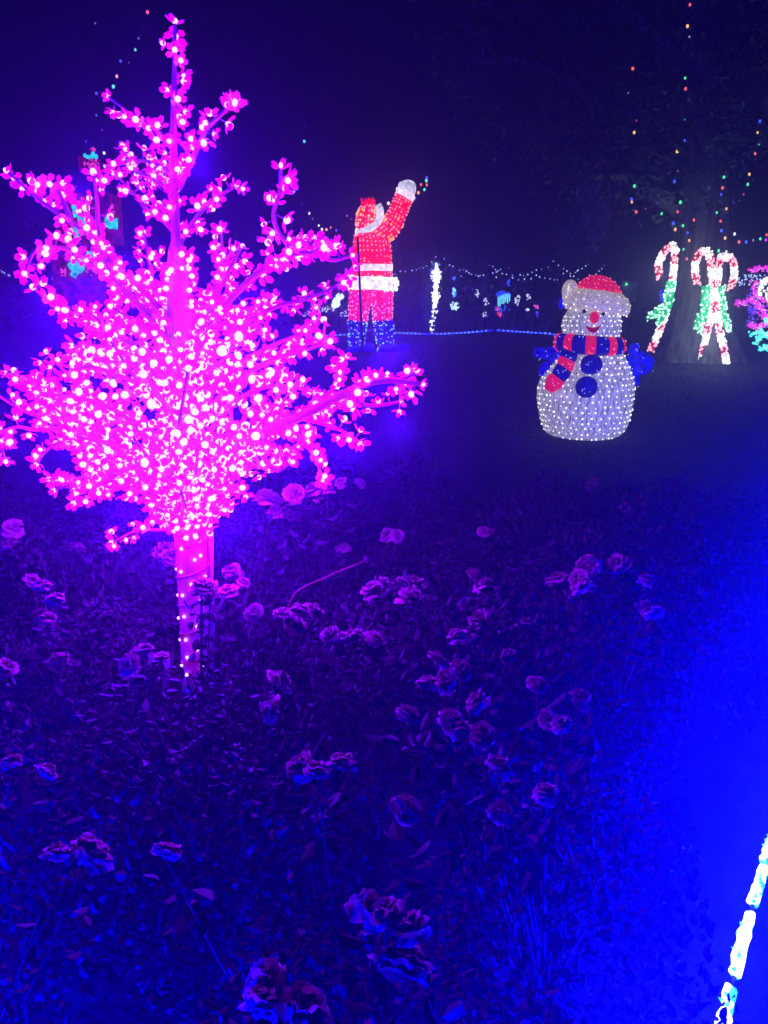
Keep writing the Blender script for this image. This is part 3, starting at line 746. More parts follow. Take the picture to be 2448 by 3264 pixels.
hd = [ell(705, 760, 95), ell(705, 700, 118), ell(712, 640, 124), ell(716, 570, 118), ell(716, 515, 95), ell(712, 490, 65)]
mb = MB(); mb.rings(hd)
for q in range(26):
    a = rng.uniform(0, 6.28); rr = rng.uniform(0, 85); p = F(712+rr*math.cos(a), 500+rng.uniform(-4, 10)+.25*rr, rr*u3*.7*math.sin(a)); mb.tube([p, p+Vector((rng.uniform(-.05, .05), 0, rng.uniform(.06, .2)))], [.05, .01], n=5)
mb.build('hat', M_fr, fig); lattice('hat_bulb_grid', hd, 9, 18, M_fd, .019, .6); speck('hat_orange_bulb_grid', hd[1:5], 46, M_fo, .025)
tr = catmull([F(625, 748, -.45), F(690, 735, -.55), F(760, 700, -.52), (F(815, 640, -.3)), F(822, 560, -.15), F(795, 495, -.05)], 4)
mb = MB(); mb.tube(tr, [(.1, 12*u3)]+[(.12, (20+12*math.sin(math.pi*i/(len(tr)-2)))*u3) for i in range(len(tr)-2)]+[(.05, 8*u3)], n=12); mb.build('hat_trim', M_fg, fig)
mb = MB(); mb.ball(F(590, 755, -.3), (17*u3, 20*u3, 36*u3), nu=12, nv=8); mb.build('pompom', M_fg, fig)
lamp('figure_lamp', F(740, 1000, -2.2), (.6, 0, .6), 1.0, fig, .5); lamp('figure_lamp', F(1000, 1930, -.8), (0, 0, 1), 3, fig, .2); 
st = thing('support_post', 'thin dark post standing in front of the giant red waving figure', 'post', F(652, 1990, -.9))
mb = MB(); mb.tube([F(600, 812, -.9), F(620, 1250, -.9), F(652, 1995, -.9)], [10*u3, 11*u3, 11*u3], n=8); mb.ball(F(600, 812, -.9), 11*u3); mb.build('post_shaft', M_dark, st)

# ---------------------------------------------------------------- big tree behind the candy canes
g = ground_hit(2240, 1165); BY = g.y+0.9; bmx = mpp(BY)
big = thing('old_tree', 'huge dark old tree with flared trunk behind the candy canes', 'tree', (P(2230, 1165, BY).x, BY, gz(BY)))
mb = MB(); rows = []
TR = [(1190, 2222, 175), (1150, 2222, 142), (1090, 2226, 118), (1000, 2230, 100), (900, 2234, 86), (780, 2236, 80), (640, 2238, 78), (480, 2238, 82), (300, 2225, 78), (100, 2220, 62), (-150, 2225, 46), (-420, 2230, 28), (-700, 2230, 8)]
for (py, cx, hw) in TR:
    c = P(cx, py, BY); n = 40
    rows.append([c+Vector((math.cos(2*math.pi*j/n), math.sin(2*math.pi*j/n)*.9, 0))*(hw*bmx*(1+(.10 if py > 1000 else .05)*math.sin(7*2*math.pi*j/n+.3)+.03*math.sin(15*2*math.pi*j/n+py*.002))) for j in range(n)])
mb.rings(rows); mb.build('trunk', M_bark, big)
LIMB = [([(2210, 640), (2080, 540), (1960, 430), (1860, 275), (1690, 200), (1500, 190)], .2, -1.5), ([(2250, 560), (2300, 470), (2370, 380), (2450, 320), (2600, 280)], 0, -1.0), ([(2235, 420), (2160, 260), (2120, 60), (2060, -200)], 0, 1.0),
        ([(2240, 380), (2330, 200), (2420, 40), (2550, -150)], 0, 1.2), ([(2225, 700), (2100, 620), (1980, 560), (1880, 560)], .1, -1.2), ([(2225, 250), (2050, 80), (1900, -50)], 0, -.8)]
tips = []
for pts, d0, d1 in LIMB:
    cs = catmull([(a, b, 0) for a, b in pts], 5); L = len(cs)
    w = [P(c[0], c[1], BY+d0+(d1-d0)*i/(L-1)) for i, c in enumerate(cs)]
    mb = MB(); mb.tube(w, [.17*(1-.8*i/(L-1))+.02 for i in range(L)], n=10)
    for i in range(4, L, 2):
        q = w[i]; e = q+Vector((rng.uniform(-.7, .7), rng.uniform(-.7, .7), rng.uniform(-.2, .9))); mb.tube([q, q.lerp(e, .5)+Vector((0, 0, .06)), e], [.035, .022, .006], n=5); tips.append(e); tips.append(q)
    mb.build('limb', M_bark, big)
pos = []
for t in tips+[Vector((P(rng.uniform(1500, 2700), rng.uniform(-500, 480), BY+rng.uniform(-2, 2)))) for _ in range(70)]:
    k = rng.randrange(60, 130)
    q = nrng.normal(size=(k, 3))*np.array([.42, .42, .28])+np.array(t)[None]; pos.append(q)
obj('foliage', leaf_cloud(np.concatenate(pos), .13, .06, [M_dleaf], 'foliage', .9), big, kind='stuff')
pos = []
for (x0, y0, x1, y1) in ((1960, 590, 1770, 745), (1890, 660, 1800, 770), (1900, 580, 1870, 740), (1900, 700, 1890, 800), (1920, 650, 1930, 750), (1850, 600, 1880, 650)):
    for k in range(75):
        t = rng.random(); p = P(x0+(x1-x0)*t+rng.gauss(0, 9), y0+(y1-y0)*t+rng.gauss(0, 9), BY-1.6+rng.gauss(0, .08)); pos.append(tuple(p))
    mb = MB(); a = P(x0, y0, BY-1.6); b = P(x1, y1, BY-1.6); mb.tube([P(1940, 565, BY-1.1), a, b], [.015, .012, .004], n=5); mb.build('twig', M_bark, big)
obj('drooping_foliage', leaf_cloud(pos, .10, .045, [mat('grey_leaf', (.30, .32, .30), .5, nscale=6, namp=.4)], 'drooping_foliage', .8, droop=.7), big, kind='stuff')

# ---------------------------------------------------------------- candy canes
g = ground_hit(2240, 1165); CY = g.y+.25; cm = mpp(CY); u5 = .3303*cm
def C(zx, zy, dy=0.0): return P(1900+zx*.3303, 650+zy*.3303, CY+dy)
M_cr = glowmat('cane_red', (.5, .02, .04), (.9, .01, .06), CY, .38, 30, .4); M_cw = glowmat('cane_white', (.7, .7, .65), (.9, 1, .9), CY, .5, 30, .3); M_cg = glowmat('bow_green', (.02, .4, .12), (.0, .85, .2), CY, .35, 30, .5)
B_w = lum((1, 1, .95), CY, 1.15); B_r = lum((1, .42, .48), CY, 1.05); B_g = lum((.5, 1, .7), CY, 1.05)
def candy(label, path, bows, dy, feet, width=36, seglen=95):
    ft = C(*feet, dy); root = thing('candy_cane', label, 'candy cane', (ft.x, ft.y, gz(ft.y)), 'lit candy canes by the old tree')
    cs = catmull([tuple(C(x, y, dy)) for x, y in path], 8)
    cum_ = [0]
    for i in range(len(cs)-1): cum_.append(cum_[-1]+(cs[i+1]-cs[i]).length)
    nseg = int(cum_[-1]/(seglen*u5)); 
    for k in range(nseg):
        a, b = cum_[-1]*k/nseg, cum_[-1]*(k+1)/nseg; pts = []
        for q in range(7):
            s = a+(b-a)*q/6; i = max(j for j in range(len(cum_)-1) if cum_[j] <= s); pts.append(cs[i].lerp(cs[i+1], (s-cum_[i])/(cum_[i+1]-cum_[i]+1e-9)))
        rd = k % 2 == 0
        mb = MB(); rr = width*u5*.8; R_ = tube_rings(pts, rr, 10); mb.rings(R_); mb.build('red_stripe' if rd else 'white_stripe', M_cr if rd else M_cw, root)
        for q in range(7):
            for j in range(3 if rd else 4):
                a_ = rng.uniform(math.pi, 2*math.pi) ; ii = R_[q]; c = pts[q]; v = ii[rng.randrange(10)]
                if v.y > c.y+.3*rr: v = c-(v-c)
                bulb_obj(v+Vector((0, -.006, rng.uniform(-.03, .03))), u5*rng.uniform(8, 12.5), B_r if rd else B_w, root)
    for bw in bows:
        pts = catmull([tuple(C(x, y, dy-.12)) for x, y, w in bw], 4); ws = np.interp(np.linspace(0, len(bw)-1, len(pts)), range(len(bw)), [w for x, y, w in bw])
        mb = MB(); R_ = tube_rings(pts, [(.05, max(.01, w*u5)) for w in ws], 12); mb.rings(R_); mb.build('bow_ribbon', M_cg, root)
        for ii, c in zip(R_, pts):
            for j in range(4):
                v = ii[rng.randrange(12)]
                if v.y > c.y: v = c-(v-c)
                bulb_obj(v+Vector((0, -.01, rng.uniform(-.03, .03))), u5*rng.uniform(8, 12), B_g, root)
    return root
candy('single lit candy cane with green bow left of the old trunk', [(615, 700), (595, 600), (640, 480), (710, 410), (762, 430), (752, 520), (742, 640), (725, 800), (695, 960), (655, 1100), (590, 1260), (520, 1420)],
      [[(722, 745, 40), (705, 860, 48), (690, 980, 42), (640, 1080, 40), (590, 1170, 22)], [(660, 1000, 40), (580, 1060, 45), (490, 1100, 14)]], 0, (520, 1430))
candy('lit candy cane with left hook in the crossed pair right of the trunk', [(975, 770), (950, 640), (965, 530), (1030, 455), (1090, 500), (1105, 600), (1120, 720), (1145, 900), (1170, 1080), (1195, 1250), (1235, 1400), (1255, 1550)],
      [[(1060, 790, 40), (1058, 930, 45), (1045, 1040, 42), (990, 1160, 45), (1000, 1240, 14)]], -.06, (1255, 1560))
candy('lit candy cane with right hook in the crossed pair right of the trunk', [(1295, 820), (1325, 700), (1325, 590), (1270, 505), (1205, 510), (1185, 610), (1170, 720), (1140, 900), (1105, 1080), (1065, 1250), (1030, 1400), (1005, 1560)],
      [[(1210, 790, 30), (1215, 930, 34), (1225, 1060, 36), (1265, 1170, 40), (1275, 1225, 14)]], .06, (1005, 1565))
for q in (C(680, 700, -.5), C(1150, 900, -.5), C(1150, 1250, -.5)): lamp('cane_lamp', q, (.75, .95, 1.0), 7.5, bpy.data.objects['candy_cane'], .2)

# ---------------------------------------------------------------- hanging strings of coloured bulbs
COLS = {'r': (1, .12, .06), 'y': (1, .55, .08), 'o': (1, .40, .10), 'g': (.06, 1, .35), 'b': (.05, .08, 1), 'w': (.9, .95, 1), 't': (.1, .9, .7), 'p': (.7, 0, 1)}
def strand(label, items, y, group, sx, sy, ox, oy, dim=1.0, wire=True, rpx=4.2):
    pts = [P(ox+a*sx, oy+b*sy, y) for a, b, c in items]
    root = thing('string_light', label, 'string lights', pts[0], group)
    if wire: 
        mb = MB(); mb.tube(pts, .004, n=4); mb.build('cable', M_wire, root)
    for (a, b, c), p in zip(items, pts):
        dimm = c.isupper(); cc = COLS[c.lower()]
        m = lum(cc, y, (.35 if dimm else 1.15)*dim)
        r = rpx*mpp(y)*rng.uniform(.8, 1.15)*(.7 if dimm else 1)
        bulb_obj(p, r, m, root, sc=(r*.9, r*.9, r*1.12))
k6 = .4509
G1 = 'coloured bulb strings hanging from the old tree'
strand('longest coloured string, hanging from the top edge above the candy canes', [(1107,33,'r'),(1090,185,'y'),(1103,260,'W'),(1073,552,'g'),(1076,628,'r'),(1070,845,'T'),(1070,993,'b'),(1017,1072,'y'),(1023,1210,'R'),(998,1282,'b'),(1040,1430,'g'),(1020,1497,'r'),(990,1577,'b'),(1003,1622,'o')], BY-1.3, G1, k6, k6, 1700, 0)
strand('coloured string nearest the drooping grey leaves, left of the candy canes', [(703,485,'r'),(672,660,'W'),(730,852,'R'),(713,937,'y'),(715,1315,'g'),(694,1407,'b'),(696,1428,'o'),(727,1498,'r'),(793,1475,'R'),(877,1430,'B'),(907,1510,'g')], BY-1.5, G1, k6, k6, 1700, 0)
strand('coloured string by the right edge starting with a big blue bulb', [(1602,857,'b'),(1585,937,'y'),(1594,1014,'g'),(1568,1086,'r'),(1527,1232,'y'),(1516,1303,'g'),(1487,1374,'R'),(1417,1432,'B'),(1365,1475,'o'),(1297,1503,'g'),(1324,1563,'r'),(1330,1630,'b'),(1356,1683,'y')], BY-1.4, G1, k6, k6, 1700, 0)
strand('short coloured string of green, red and blue above the crossed canes', [(1348,1252,'g'),(1338,1328,'r'),(1328,1374,'b')], BY-1.6, G1, k6, k6, 1700, 0)
strand('low coloured string crossing the trunk just above the candy cane hooks', [(1058,1595,'g'),(1135,1555,'r'),(1090,1645,'b'),(1102,1700,'o'),(1062,1762,'g'),(1085,1830,'r'),(1310,1772,'g')], BY-1.5, G1, k6, k6, 1700, 0)
strand('low coloured string near the right edge above the magenta light flower', [(1423,1654,'w'),(1455,1710,'r'),(1505,1710,'b'),(1555,1698,'W'),(1605,1688,'g'),(1650,1660,'r'),(1645,1696,'p')], BY-1.4, G1, k6, k6, 1700, 0)
k1 = .844
strand('sparse coloured string slanting across the sky left of the blossom tree top', [(557,46,'r'),(523,145,'W'),(511,188,'t'),(455,230,'b'),(487,236,'R'),(441,288,'o'),(428,327,'t'),(405,342,'r'),(364,353,'b'),(364,436,'T'),(385,490,'R'),(393,578,'w'),(395,627,'t')], 9.0, 'coloured strings crossing the sky', k1, k1, 0, 0, 1, True, 4.2)
strand('faint coloured string at far left above the red gift tower', [(360,88,'W'),(363,391,'B'),(241,432,'R'),(325,534,'b')], 14.0, 'coloured strings crossing the sky', k1, k1, 0, 0, .8, True, 3.6)
strand('thin coloured string drooping between the blossom tree and the waving figure', [(1150,475,'B'),(1149,534,'t'),(1110,725,'t'),(1140,772,'B'),(1168,806,'w'),(1180,826,'W'),(1204,852,'w'),(1216,866,'w'),(1233,867,'o'),(1249,859,'r'),(1270,870,'b'),(1310,815,'W'),(1326,827,'R')], 15.0, 'coloured strings crossing the sky', k1, k1, 0, 0, 1, True, 3.6)
strand('little cluster of coloured bulbs strung beside the raised white mitten', [(1612,670,'b'),(1610,682,'t'),(1612,698,'r'),(1590,697,'r'),(1603,716,'t'),(1580,728,'o'),(1567,748,'b'),(1467,768,'w')], FY+1.2, 'coloured strings crossing the sky', k1, k1, 0, 0, 1, True, 4.4)

# ---------------------------------------------------------------- white festoons, far ropes and far displays
def festoon(label, pts, y, sx=.5425, ox=950, oy=750, posts=(), m=None, r=2.0):
    w = [P(ox+a*sx, oy+b*sx, y) for a, b in pts]; root = thing('festoon_light', label, 'string lights', w[0], 'white festoons over the far lawn')
    mb = MB(); mb.tube(w, .006, n=4); mb.build('cable', M_wire, root)
    mb = MB(); 
    for p in w: mb.ball(p, r*mpp(y)*rng.uniform(.7, 1.2), nu=6, nv=4)
    mb.build('bulb_row', m or lum((.42, .50, 1), y, 1.1), root, kind='stuff')
    for q in posts:
        p = w[q]; mb = MB(); mb.tube([(p.x, p.y, gz(p.y)-.02), tuple(p)], .03, n=6); mb.build('post', M_dark, root)
festoon('white festoon between the waving figure and the white ornament column', [(570,228),(600,212),(630,213),(670,207),(695,203),(715,192),(735,192),(755,180),(785,158),(810,130)], 26, posts=(9,))
festoon('white festoon dipping just right of the white ornament column', [(810,130),(858,140),(890,175),(910,182),(950,205),(970,203),(990,210),(1005,222),(1020,230),(1045,235),(1070,237),(1090,235),(1120,225),(1145,222),(1165,215),(1190,200),(1237,192)], 26.2, posts=(0, 16))
festoon('white festoon dipping in the middle and rising to a peak left of the snowman', [(1125,178),(1145,183),(1160,200),(1175,208),(1200,225),(1225,230),(1260,235),(1305,233),(1325,237),(1350,230),(1375,217),(1400,205),(1430,200),(1470,187),(1500,155)], 25, posts=(0, 14))
festoon('white festoon falling from its peak behind the snowman hat', [(1500,155),(1530,177),(1560,195),(1580,210),(1600,225),(1620,240),(1645,258)], 25.2, posts=(0,))
festoon('lower white festoon sagging left of the snowman hat', [(960,240),(1060,240),(1165,247),(1260,250),(1295,262),(1330,258),(1370,255),(1400,235),(1420,245),(1450,252),(1480,255),(1505,262),(1525,262),(1560,225),(1600,240),(1640,210)], 25.5)
festoon('white festoon rising up out of the snowman hat to the right', [(1630,218),(1645,205),(1668,195),(1690,180),(1705,172)], 24.5, posts=(4,))
festoon('faint white festoon right of the snowman hat', [(1750,228),(1768,210),(1785,196),(1800,180)], 24.5, posts=(3,))
festoon('thin dim festoon running low across the far lawn', [(620,298),(660,310),(715,312),(760,316),(845,316),(880,312),(915,318),(975,312),(1025,318),(1090,310),(1140,300),(1200,296),(1270,316),(1330,325)], 27, m=lum((.25, .28, .8), 27, .6), r=1.6)
festoon('short slanting festoon cut by the left edge', [(2,1412),(20,1428),(40,1440),(75,1458),(85,1462)], 26, .3617, 0, 350)
festoon('little festoon just below the gift tower', [(460,1488),(478,1460),(500,1475),(955,1545),(1000,1545)], 26, .3617, 0, 350)
pt = [(1370+rng.uniform(0, 280), 680+rng.uniform(0, 110)) for _ in range(60)]; pt.sort()
festoon('dense white light net between the crossed canes and the magenta flower', pt, 24, .3303, 1900, 650, r=2.4)
def rope_far(label, pts, y):
    w = [P(a, b, y) for a, b in pts]; root = thing('far_rope_light', label, 'rope light', w[0], 'blue beaded ropes on the far lawn')
    mb = MB(); mb.tube(w, .026, n=6); mb.build('rope_tube', lum((0, .01, 1), y, 1.0), root)
    mb = MB(); tot = sum((w[i+1]-w[i]).length for i in range(len(w)-1)); s = 0
    for i in range(len(w)-1):
        L = (w[i+1]-w[i]).length; n = max(2, int(L/.11)); 
        for j in range(n):
            if rng.random() < .1: continue
            p = w[i].lerp(w[i+1], (j+.5)/n); mb.ball(p+Vector((0, -.02, .01)), 3.1*mpp(y)*rng.uniform(.7, 1.1), nu=6, nv=4)
    mb.build('bulb_row', lum((.14, .30, 1), y, 1.3), root, kind='stuff')
    for i in range(0, len(w)):
        p = w[i]; mb = MB(); mb.tube([(p.x, p.y, gz(p.y)-.02), tuple(p)], .018, n=5); mb.build('stake', M_dark, root)
    for q in (.25, .75): lamp('rope_lamp', w[0].lerp(w[-1], q)+Vector((0, -.3, .15)), (0, 0, 1), 3.0, root, .1)
rope_far('blue beaded rope running left behind the pink branches', [(985, 1071), (1050, 1070), (1106, 1067)], 24.5)
rope_far('blue beaded rope right of the blue boots rising to a low peak', [(1255, 1061), (1330, 1064), (1400, 1065), (1500, 1060), (1570, 1053)], 24.5)
rope_far('blue beaded rope ending at the snowman scarf', [(1582, 1053), (1640, 1057), (1700, 1061), (1745, 1063), (1774, 1068)], 24.5)
rope_far('little blue beaded rope between the two blue boots', [(1160, 1056), (1188, 1052)], 24.0)

def beads(root, name, blobs, y, colr, level, r=2.2):
    mb = MB()
    for (px, py, rx, ry, n) in blobs:
        for k in range(n):
            a = rng.uniform(0, 6.28); t = math.sqrt(rng.random()); mb.ball(P(px+rx*t*math.cos(a), py+ry*t*math.sin(a), y+rng.uniform(-.12, .12)), r*mpp(y)*rng.uniform(.6, 1.3), nu=6, nv=4)
    return mb.build(name, lum(colr, y, level), root, kind='stuff')
def display(name, label, cat, px, top, bot, y, group=None):
    root = thing(name, label, cat, (P(px, bot, y).x, y, gz(y)), group)
    a = P(px, top, y); mb = MB(); mb.tube([(a.x, y+.05, gz(y)-.02), (a.x, y+.05, a.z)], .02, n=6); mb.build('stake', M_dark, root); return root
WH = (.85, .92, 1)
d = display('ornament_column', 'tall white ornament column of lights with star top on the far lawn', 'light display', 1390, 835, 1062, 25.0)
mb = MB(); y = 25.0
for pts, rr in (([(1391, 838), (1391, 862), (1391, 880), (1392, 893), (1390, 905)], [3, 6, 11, 9, 4]), ([(1390, 900), (1389, 915), (1389, 922)], [4, 10, 5]), ([(1388, 918), (1388, 940), (1388, 958), (1388, 972)], [3, 9, 8, 3])):
    mb.tube([P(a, b, y) for a, b in pts], [r*mpp(y) for r in rr], n=10)
for a in range(5):
    t = math.radians(90+72*a); c = P(1391, 872, y); mb.tube([c, c+Vector((math.cos(t), 0, math.sin(t)))*17*mpp(y)], [.05, .01], n=5)
mb.build('lit_ornament', lum(WH, y, 1.6), d)
beads(d, 'bulb_cluster', [(1390, 880, 17, 28, 50), (1388, 945, 14, 25, 40), (1385, 990, 9, 24, 26), (1378, 1030, 8, 24, 18), (1374, 1055, 6, 10, 8)], 24.9, WH, 1.4)
beads(d, 'blue_bulb_cluster', [(1390, 870, 20, 34, 50)], 25.1, (.05, .1, 1), 1.2)
d = thing('wrapped_trunk', 'dim blue lit tree trunk just left of the white ornament column', 'tree trunk', (P(1363, 1062, 27).x, 27, gz(27)))
mb = MB(); mb.tube([P(1363, 1068, 27), P(1363, 980, 27), P(1362, 860, 27)], [.17, .15, .14], n=12); mb.build('trunk', M_bark, d)
mb = MB(); 
for q in range(160): a = rng.uniform(0, 6.28); p = P(1363, 862+200*rng.random(), 27); mb.ball(p+Vector((.16*math.cos(a), .16*math.sin(a), 0)), .012, nu=5, nv=3)
mb.build('bulb_wrap', lum((.02, .02, 1), 27, .5), d, kind='stuff')
lamp('trunk_lamp', P(1363, 1000, 26.3), (0, 0, 1), 6, d, .1)
d = display('lit_ornament_stand', 'stacked blue and cyan ornaments over a white lit bush', 'light display', 1447, 880, 1045, 26.0)
beads(d, 'blue_bulb_cluster', [(1447, 889, 4, 9, 16), (1447, 932, 6, 16, 30)], 26, (.05, .15, 1), 1.2); beads(d, 'cyan_bulb_cluster', [(1447, 930, 5, 12, 16)], 25.9, (.2, .8, 1), 1.2); beads(d, 'white_bulb_cluster', [(1449, 975, 14, 15, 46)], 26, (.6, .9, 1), .9)
d = display('white_light_bell', 'white cluster of lights just left of the waving figure trousers', 'light display', 1078, 935, 1045, 25.0)
beads(d, 'bulb_cluster', [(1072, 965, 12, 16, 60), (1083, 945, 12, 10, 36), (1064, 975, 8, 8, 20)], 25, (.75, .95, 1), 1.0, 2.6)
for q in range(18): pass
d = display('low_light_border', 'low sprinkle of white lights behind the pink branches', 'light display', 1030, 985, 1045, 24.0)
beads(d, 'bulb_cluster', [(1030, 985, 42, 10, 40), (990, 1000, 30, 10, 14), (1095, 1000, 14, 10, 10)], 24, (.8, .8, 1), .8, 1.8)
d = display('blue_gazebo', 'small blue gazebo of lights with cyan bars on the far lawn', 'light display', 1605, 925, 1015, 25.0)
y = 25.0
for q in range(7):
    mb = MB(); x = 1588+q*6; mb.tube([P(x, 944-q*2+abs(q-3), y), P(x, 978-q*2-rng.uniform(0, 8), y)], 1.7*mpp(y), n=6); mb.build('light_bar', lum((.15, .75, 1), y, 1.1), d)
beads(d, 'blue_bulb_cluster', [(1605, 940, 24, 12, 60), (1622, 905, 5, 12, 14), (1600, 985, 26, 10, 26)], 25.1, (.02, .06, 1), 1.0)
d = display('red_light_figure', 'small red lit figure under the blue gazebo', 'light display', 1588, 980, 1035, 24.6)
beads(d, 'bulb_cluster', [(1585, 985, 5, 6, 14), (1592, 1003, 8, 8, 18)], 24.6, (1, .05, .15), .8)
W_ = 'white light figures on the far lawn'
for (px, py, rx, ry, n, lab) in ((1520, 937, 6, 14, 16, 'small dim white light figure, second right of the ornament stand'), (1550, 962, 9, 12, 18, 'white light figure just left of the blue gazebo'), (1546, 1003, 8, 9, 14, 'low white light figure near the ground left of the red one'),
                                 (1650, 958, 9, 17, 22, 'scattered white light figure just right of the blue gazebo'), (1685, 948, 7, 13, 14, 'thin white light figure between gazebo and snowman'), (1682, 987, 6, 4, 14, 'tiny bright white light ball between gazebo and snowman')):
    d = display('white_light_figure', lab, 'light display', px, py-ry, py+45, 25.0, W_); beads(d, 'bulb_cluster', [(px, py, rx, ry, n)], 25, (.6, .72, 1), .9, 1.9)
d = display('pink_light_figure', 'tiny pink and blue light figure left of the snowman', 'light display', 1708, 968, 1030, 25.0)
beads(d, 'pink_bulb_cluster', [(1704, 974, 3, 3, 6), (1712, 980, 6, 6, 8)], 25, (1, .1, .6), .9); beads(d, 'blue_bulb_cluster', [(1712, 1000, 6, 8, 12)], 25, (.05, .05, 1), .8)
d = display('blue_light_bush', 'small blue lit bush just left of the snowman head', 'light display', 1790, 950, 1040, 22.0)
beads(d, 'bulb_cluster', [(1790, 968, 10, 18, 40)], 22, (0, 0, 1), .7, 2.8)
d = display('blue_light_bush', 'blue lit bush beside the right leg of the crossed canes', 'light display', 2322, 955, 1060, 18.0)
beads(d, 'bulb_cluster', [(2322, 985, 15, 28, 60), (2330, 942, 8, 5, 8), (2110, 945, 10, 20, 24)], 18, (.03, .04, 1), .9, 3)
d = thing('pale_board', 'pale dim board with a small green light right of the snowman hat', 'board', (P(2005, 980, 20).x, 20, gz(20)))
mb = MB(); c = P(2004, 930, 20); mb.box(c, (22*mpp(20), .03, 30*mpp(20))); mb.box((c.x, c.y, (c.z+gz(20))/2-.1), (.03, .02, (c.z-gz(20))/2)); mb.build('panel', mat('pale_board_paint', (.45, .48, .5), .6, nscale=5, namp=.5), d, smooth=False)
mb = MB(); mb.ball(P(1997, 906, 19.9), 4*mpp(20)); mb.build('green_lamp', lum((.1, 1, .4), 20, 1.0), d)
lamp('board_lamp', P(1990, 900, 19.2), (.5, .8, 1), .6, d, .1)

# magenta and teal flower display at the right edge
fy = 15.0; d = display('light_flower', 'magenta and teal flower of lights with white centre cut by the right edge', 'light display', 2452, 900, 1130, fy)
def Z5(a, b): return (1900+a*.3303, 650+b*.3303)
MAG = lum((1, .02, .9), fy, .7); MAGP = lum((1, .55, 1), fy, 1.3); TEA = lum((.05, 1, .75), fy, 1.1); WHT = lum((.85, 1, 1), fy, 1.1)
for cur, m1, nm in (([(1495, 640), (1560, 620), (1640, 618), (1720, 640)], MAG, 'magenta_branch'), ([(1540, 740), (1520, 830), (1560, 900), (1640, 940)], MAG, 'magenta_branch'), ([(1365, 945), (1420, 965), (1500, 920), (1560, 980), (1640, 1080), (1720, 1120)], MAG, 'magenta_branch'), ([(1480, 1145), (1540, 1190), (1620, 1165), (1720, 1180)], MAG, 'magenta_branch'), ([(1590, 1000), (1620, 1060), (1660, 1100), (1700, 1110)], MAG, 'magenta_branch'),
                   ([(1515, 1260), (1590, 1235), (1660, 1255), (1730, 1240)], TEA, 'teal_branch'), ([(1530, 1355), (1580, 1290), (1660, 1280)], TEA, 'teal_branch'), ([(1590, 1400), (1640, 1380), (1700, 1400)], TEA, 'teal_branch'), ([(1600, 1180), (1640, 1130), (1690, 1120)], TEA, 'teal_branch')):
    cs = catmull([tuple(P(*Z5(a, b), fy)) for a, b in cur], 8); mb = MB(); mb.tube(cs, .02, 0, n=5)
    for c in cs:
        mb.ball(c+Vector((rng.uniform(-.06, .06), rng.uniform(-.06, .06), rng.uniform(-.05, .05))), 12*.3303*mpp(fy)*rng.uniform(.8, 1.3), 0, nu=7, nv=4)
        if rng.random() < .5: mb.ball(c+Vector((rng.uniform(-.04, .04), -.06, rng.uniform(-.04, .04))), 5*.3303*mpp(fy), 1, nu=6, nv=4)
    mb.build(nm, [m1, MAGP if m1 is MAG else WHT], d)
mb = MB()
for q in range(90):
    a = rng.uniform(0, 6.28); t = math.sqrt(rng.random())*95; mb.ball(P(*Z5(1655+t*math.cos(a), 830+1.2*t*math.sin(a)), fy+rng.uniform(-.1, .1)), 13*.3303*mpp(fy)*rng.uniform(.6, 1.2), nu=6, nv=4)
mb.build('white_centre', WHT, d, kind='stuff')
beads(d, 'blue_bulb_cluster', [(2400, 960, 20, 40, 40), (2395, 1010, 16, 40, 30), (2420, 1150, 20, 6, 6)], fy+.1, (.03, .03, 1), .9, 3)
beads(d, 'purple_bulb_cluster', [(2425, 985, 26, 36, 50)], fy+.05, (.5, .02, 1), .8, 3)
lamp('flower_lamp', P(2470, 930, fy-.8), (.3, .6, 1.0), 0.3, d, .2)

# red and teal gift tower behind the blossom tree
ty = 12.0; k7 = .3617
def Z7(a, b, dy=0.0): return P(a*k7, 350+b*k7, ty+dy)
u7 = k7*mpp(ty)
d = thing('gift_tower', 'red lit tower of gift boxes with teal ribbons behind the left pink branches', 'light display', (Z7(780, 1500).x, ty, gz(ty)))
M_tr = glowmat('gift_red', (.4, .01, .03), (.75, 0, .08), ty, .10, 9, .9); M_tt = glowmat('ribbon_teal', (.02, .5, .45), (.02, .80, .72), ty, .62, 14, .6)
for (x0, x1, y0, y1) in ((530, 860, 1180, 1700), (600, 1010, 780, 1160), (720, 860, 430, 520)):
    mb = MB(); c = Z7((x0+x1)/2, (y0+y1)/2); h = ((x1-x0)/2*u7, (x1-x0)/2*u7*.8, (y1-y0)/2*u7); mb.box(c, h); o = mb.build('gift_box', M_tr, d, smooth=False)
def flat(name, pts, wd, m, dy):
    mb = MB(); cs = catmull([tuple(Z7(a, b, dy)) for a, b in pts], 4); mb.tube(cs, [(.03, wd*u7*rng.uniform(.75, 1.15)) for _ in cs], n=8); mb.build(name, m, d)
dd = -.36
flat('ribbon', [(648, 835), (656, 890), (668, 945)], 20, M_tt, dd); flat('ribbon', [(690, 965), (750, 975), (830, 1000)], 26, M_tt, dd); flat('ribbon', [(925, 985), (980, 1000), (1035, 1005)], 40, M_tt, dd)
flat('ribbon', [(662, 1010), (672, 1080), (682, 1145)], 20, M_tt, dd); flat('bow', [(610, 1350), (670, 1390), (720, 1330), (750, 1300)], 34, M_tt, dd); flat('bow', [(640, 1470), (690, 1390), (730, 1420)], 30, M_tt, dd); flat('bow', [(765, 1270), (800, 1280), (830, 1300)], 26, M_tt, dd)
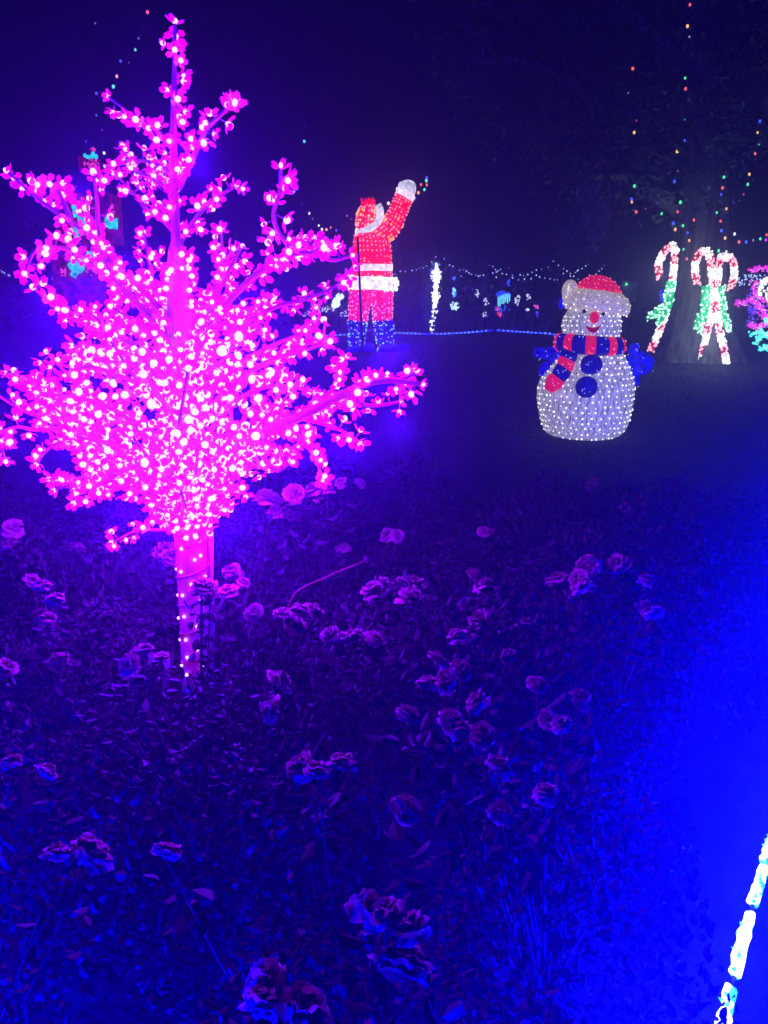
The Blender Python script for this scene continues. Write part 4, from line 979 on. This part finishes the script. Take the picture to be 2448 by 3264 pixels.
flat('bow', [(740, 395), (775, 415), (820, 410), (858, 415)], 18, M_tt, -.25); flat('bow', [(820, 370), (822, 420)], 14, M_tt, -.25)
for (a, b, n, rx, ry) in ((800, 470, 24, 70, 40), (820, 350, 8, 25, 20), (650, 690, 12, 25, 20), (720, 830, 26, 55, 60), (720, 900, 18, 40, 50), (985, 890, 16, 25, 60), (620, 1080, 14, 25, 60), (560, 1430, 14, 30, 60), (780, 1400, 18, 50, 70)):
    mb = MB()
    for q in range(n):
        t = rng.uniform(0, 6.28); r_ = math.sqrt(rng.random()); mb.ball(Z7(a+rx*r_*math.cos(t), b+ry*r_*math.sin(t), dd-.03), u7*rng.uniform(5, 11), nu=6, nv=4)
    mb.build('red_bulb_cluster', lum((1, .04, .14), ty, .7), d, kind='stuff')

# ---------------------------------------------------------------- dark hedge far behind
pos = []
hr = np.random.RandomState(5); n = 16000
x = (hr.rand(n)-.5)*70; zz = hr.rand(n)**.8; top = 2.2+1.1*np.sin(x*.35)+.8*np.sin(x*.9+1)+.5*np.sin(x*2.1)
hp = np.stack([x, 34+hr.rand(n)*3, .6+zz*top], 1)
obj('hedge', leaf_cloud(hp, .55, .3, [M_dleaf], 'hedge', 1.2, hr), kind='stuff')

# ---------------------------------------------------------------- volume added to imitate lens glare as a glow in the air
hz = MB(); hz.box((0, 17, 4.2), (42, 26, 5.3))
mh = bpy.data.materials.new('glare_haze_volume'); mh.use_nodes = True; nt = mh.node_tree
for nd in list(nt.nodes):
    if nd.type == 'BSDF_PRINCIPLED': nt.nodes.remove(nd)
pv = nt.nodes.new('ShaderNodeVolumePrincipled'); pv.inputs['Color'].default_value = (.68, .70, .95, 1); pv.inputs['Density'].default_value = RHO; pv.inputs['Anisotropy'].default_value = 0.86
for nm in ('Density Attribute', 'Color Attribute', 'Temperature Attribute'): pv.inputs[nm].default_value = ''
nt.links.new(pv.outputs['Volume'], nt.nodes['Material Output'].inputs['Volume'])
hz.build('glare_haze', mh, kind='stuff', smooth=False)
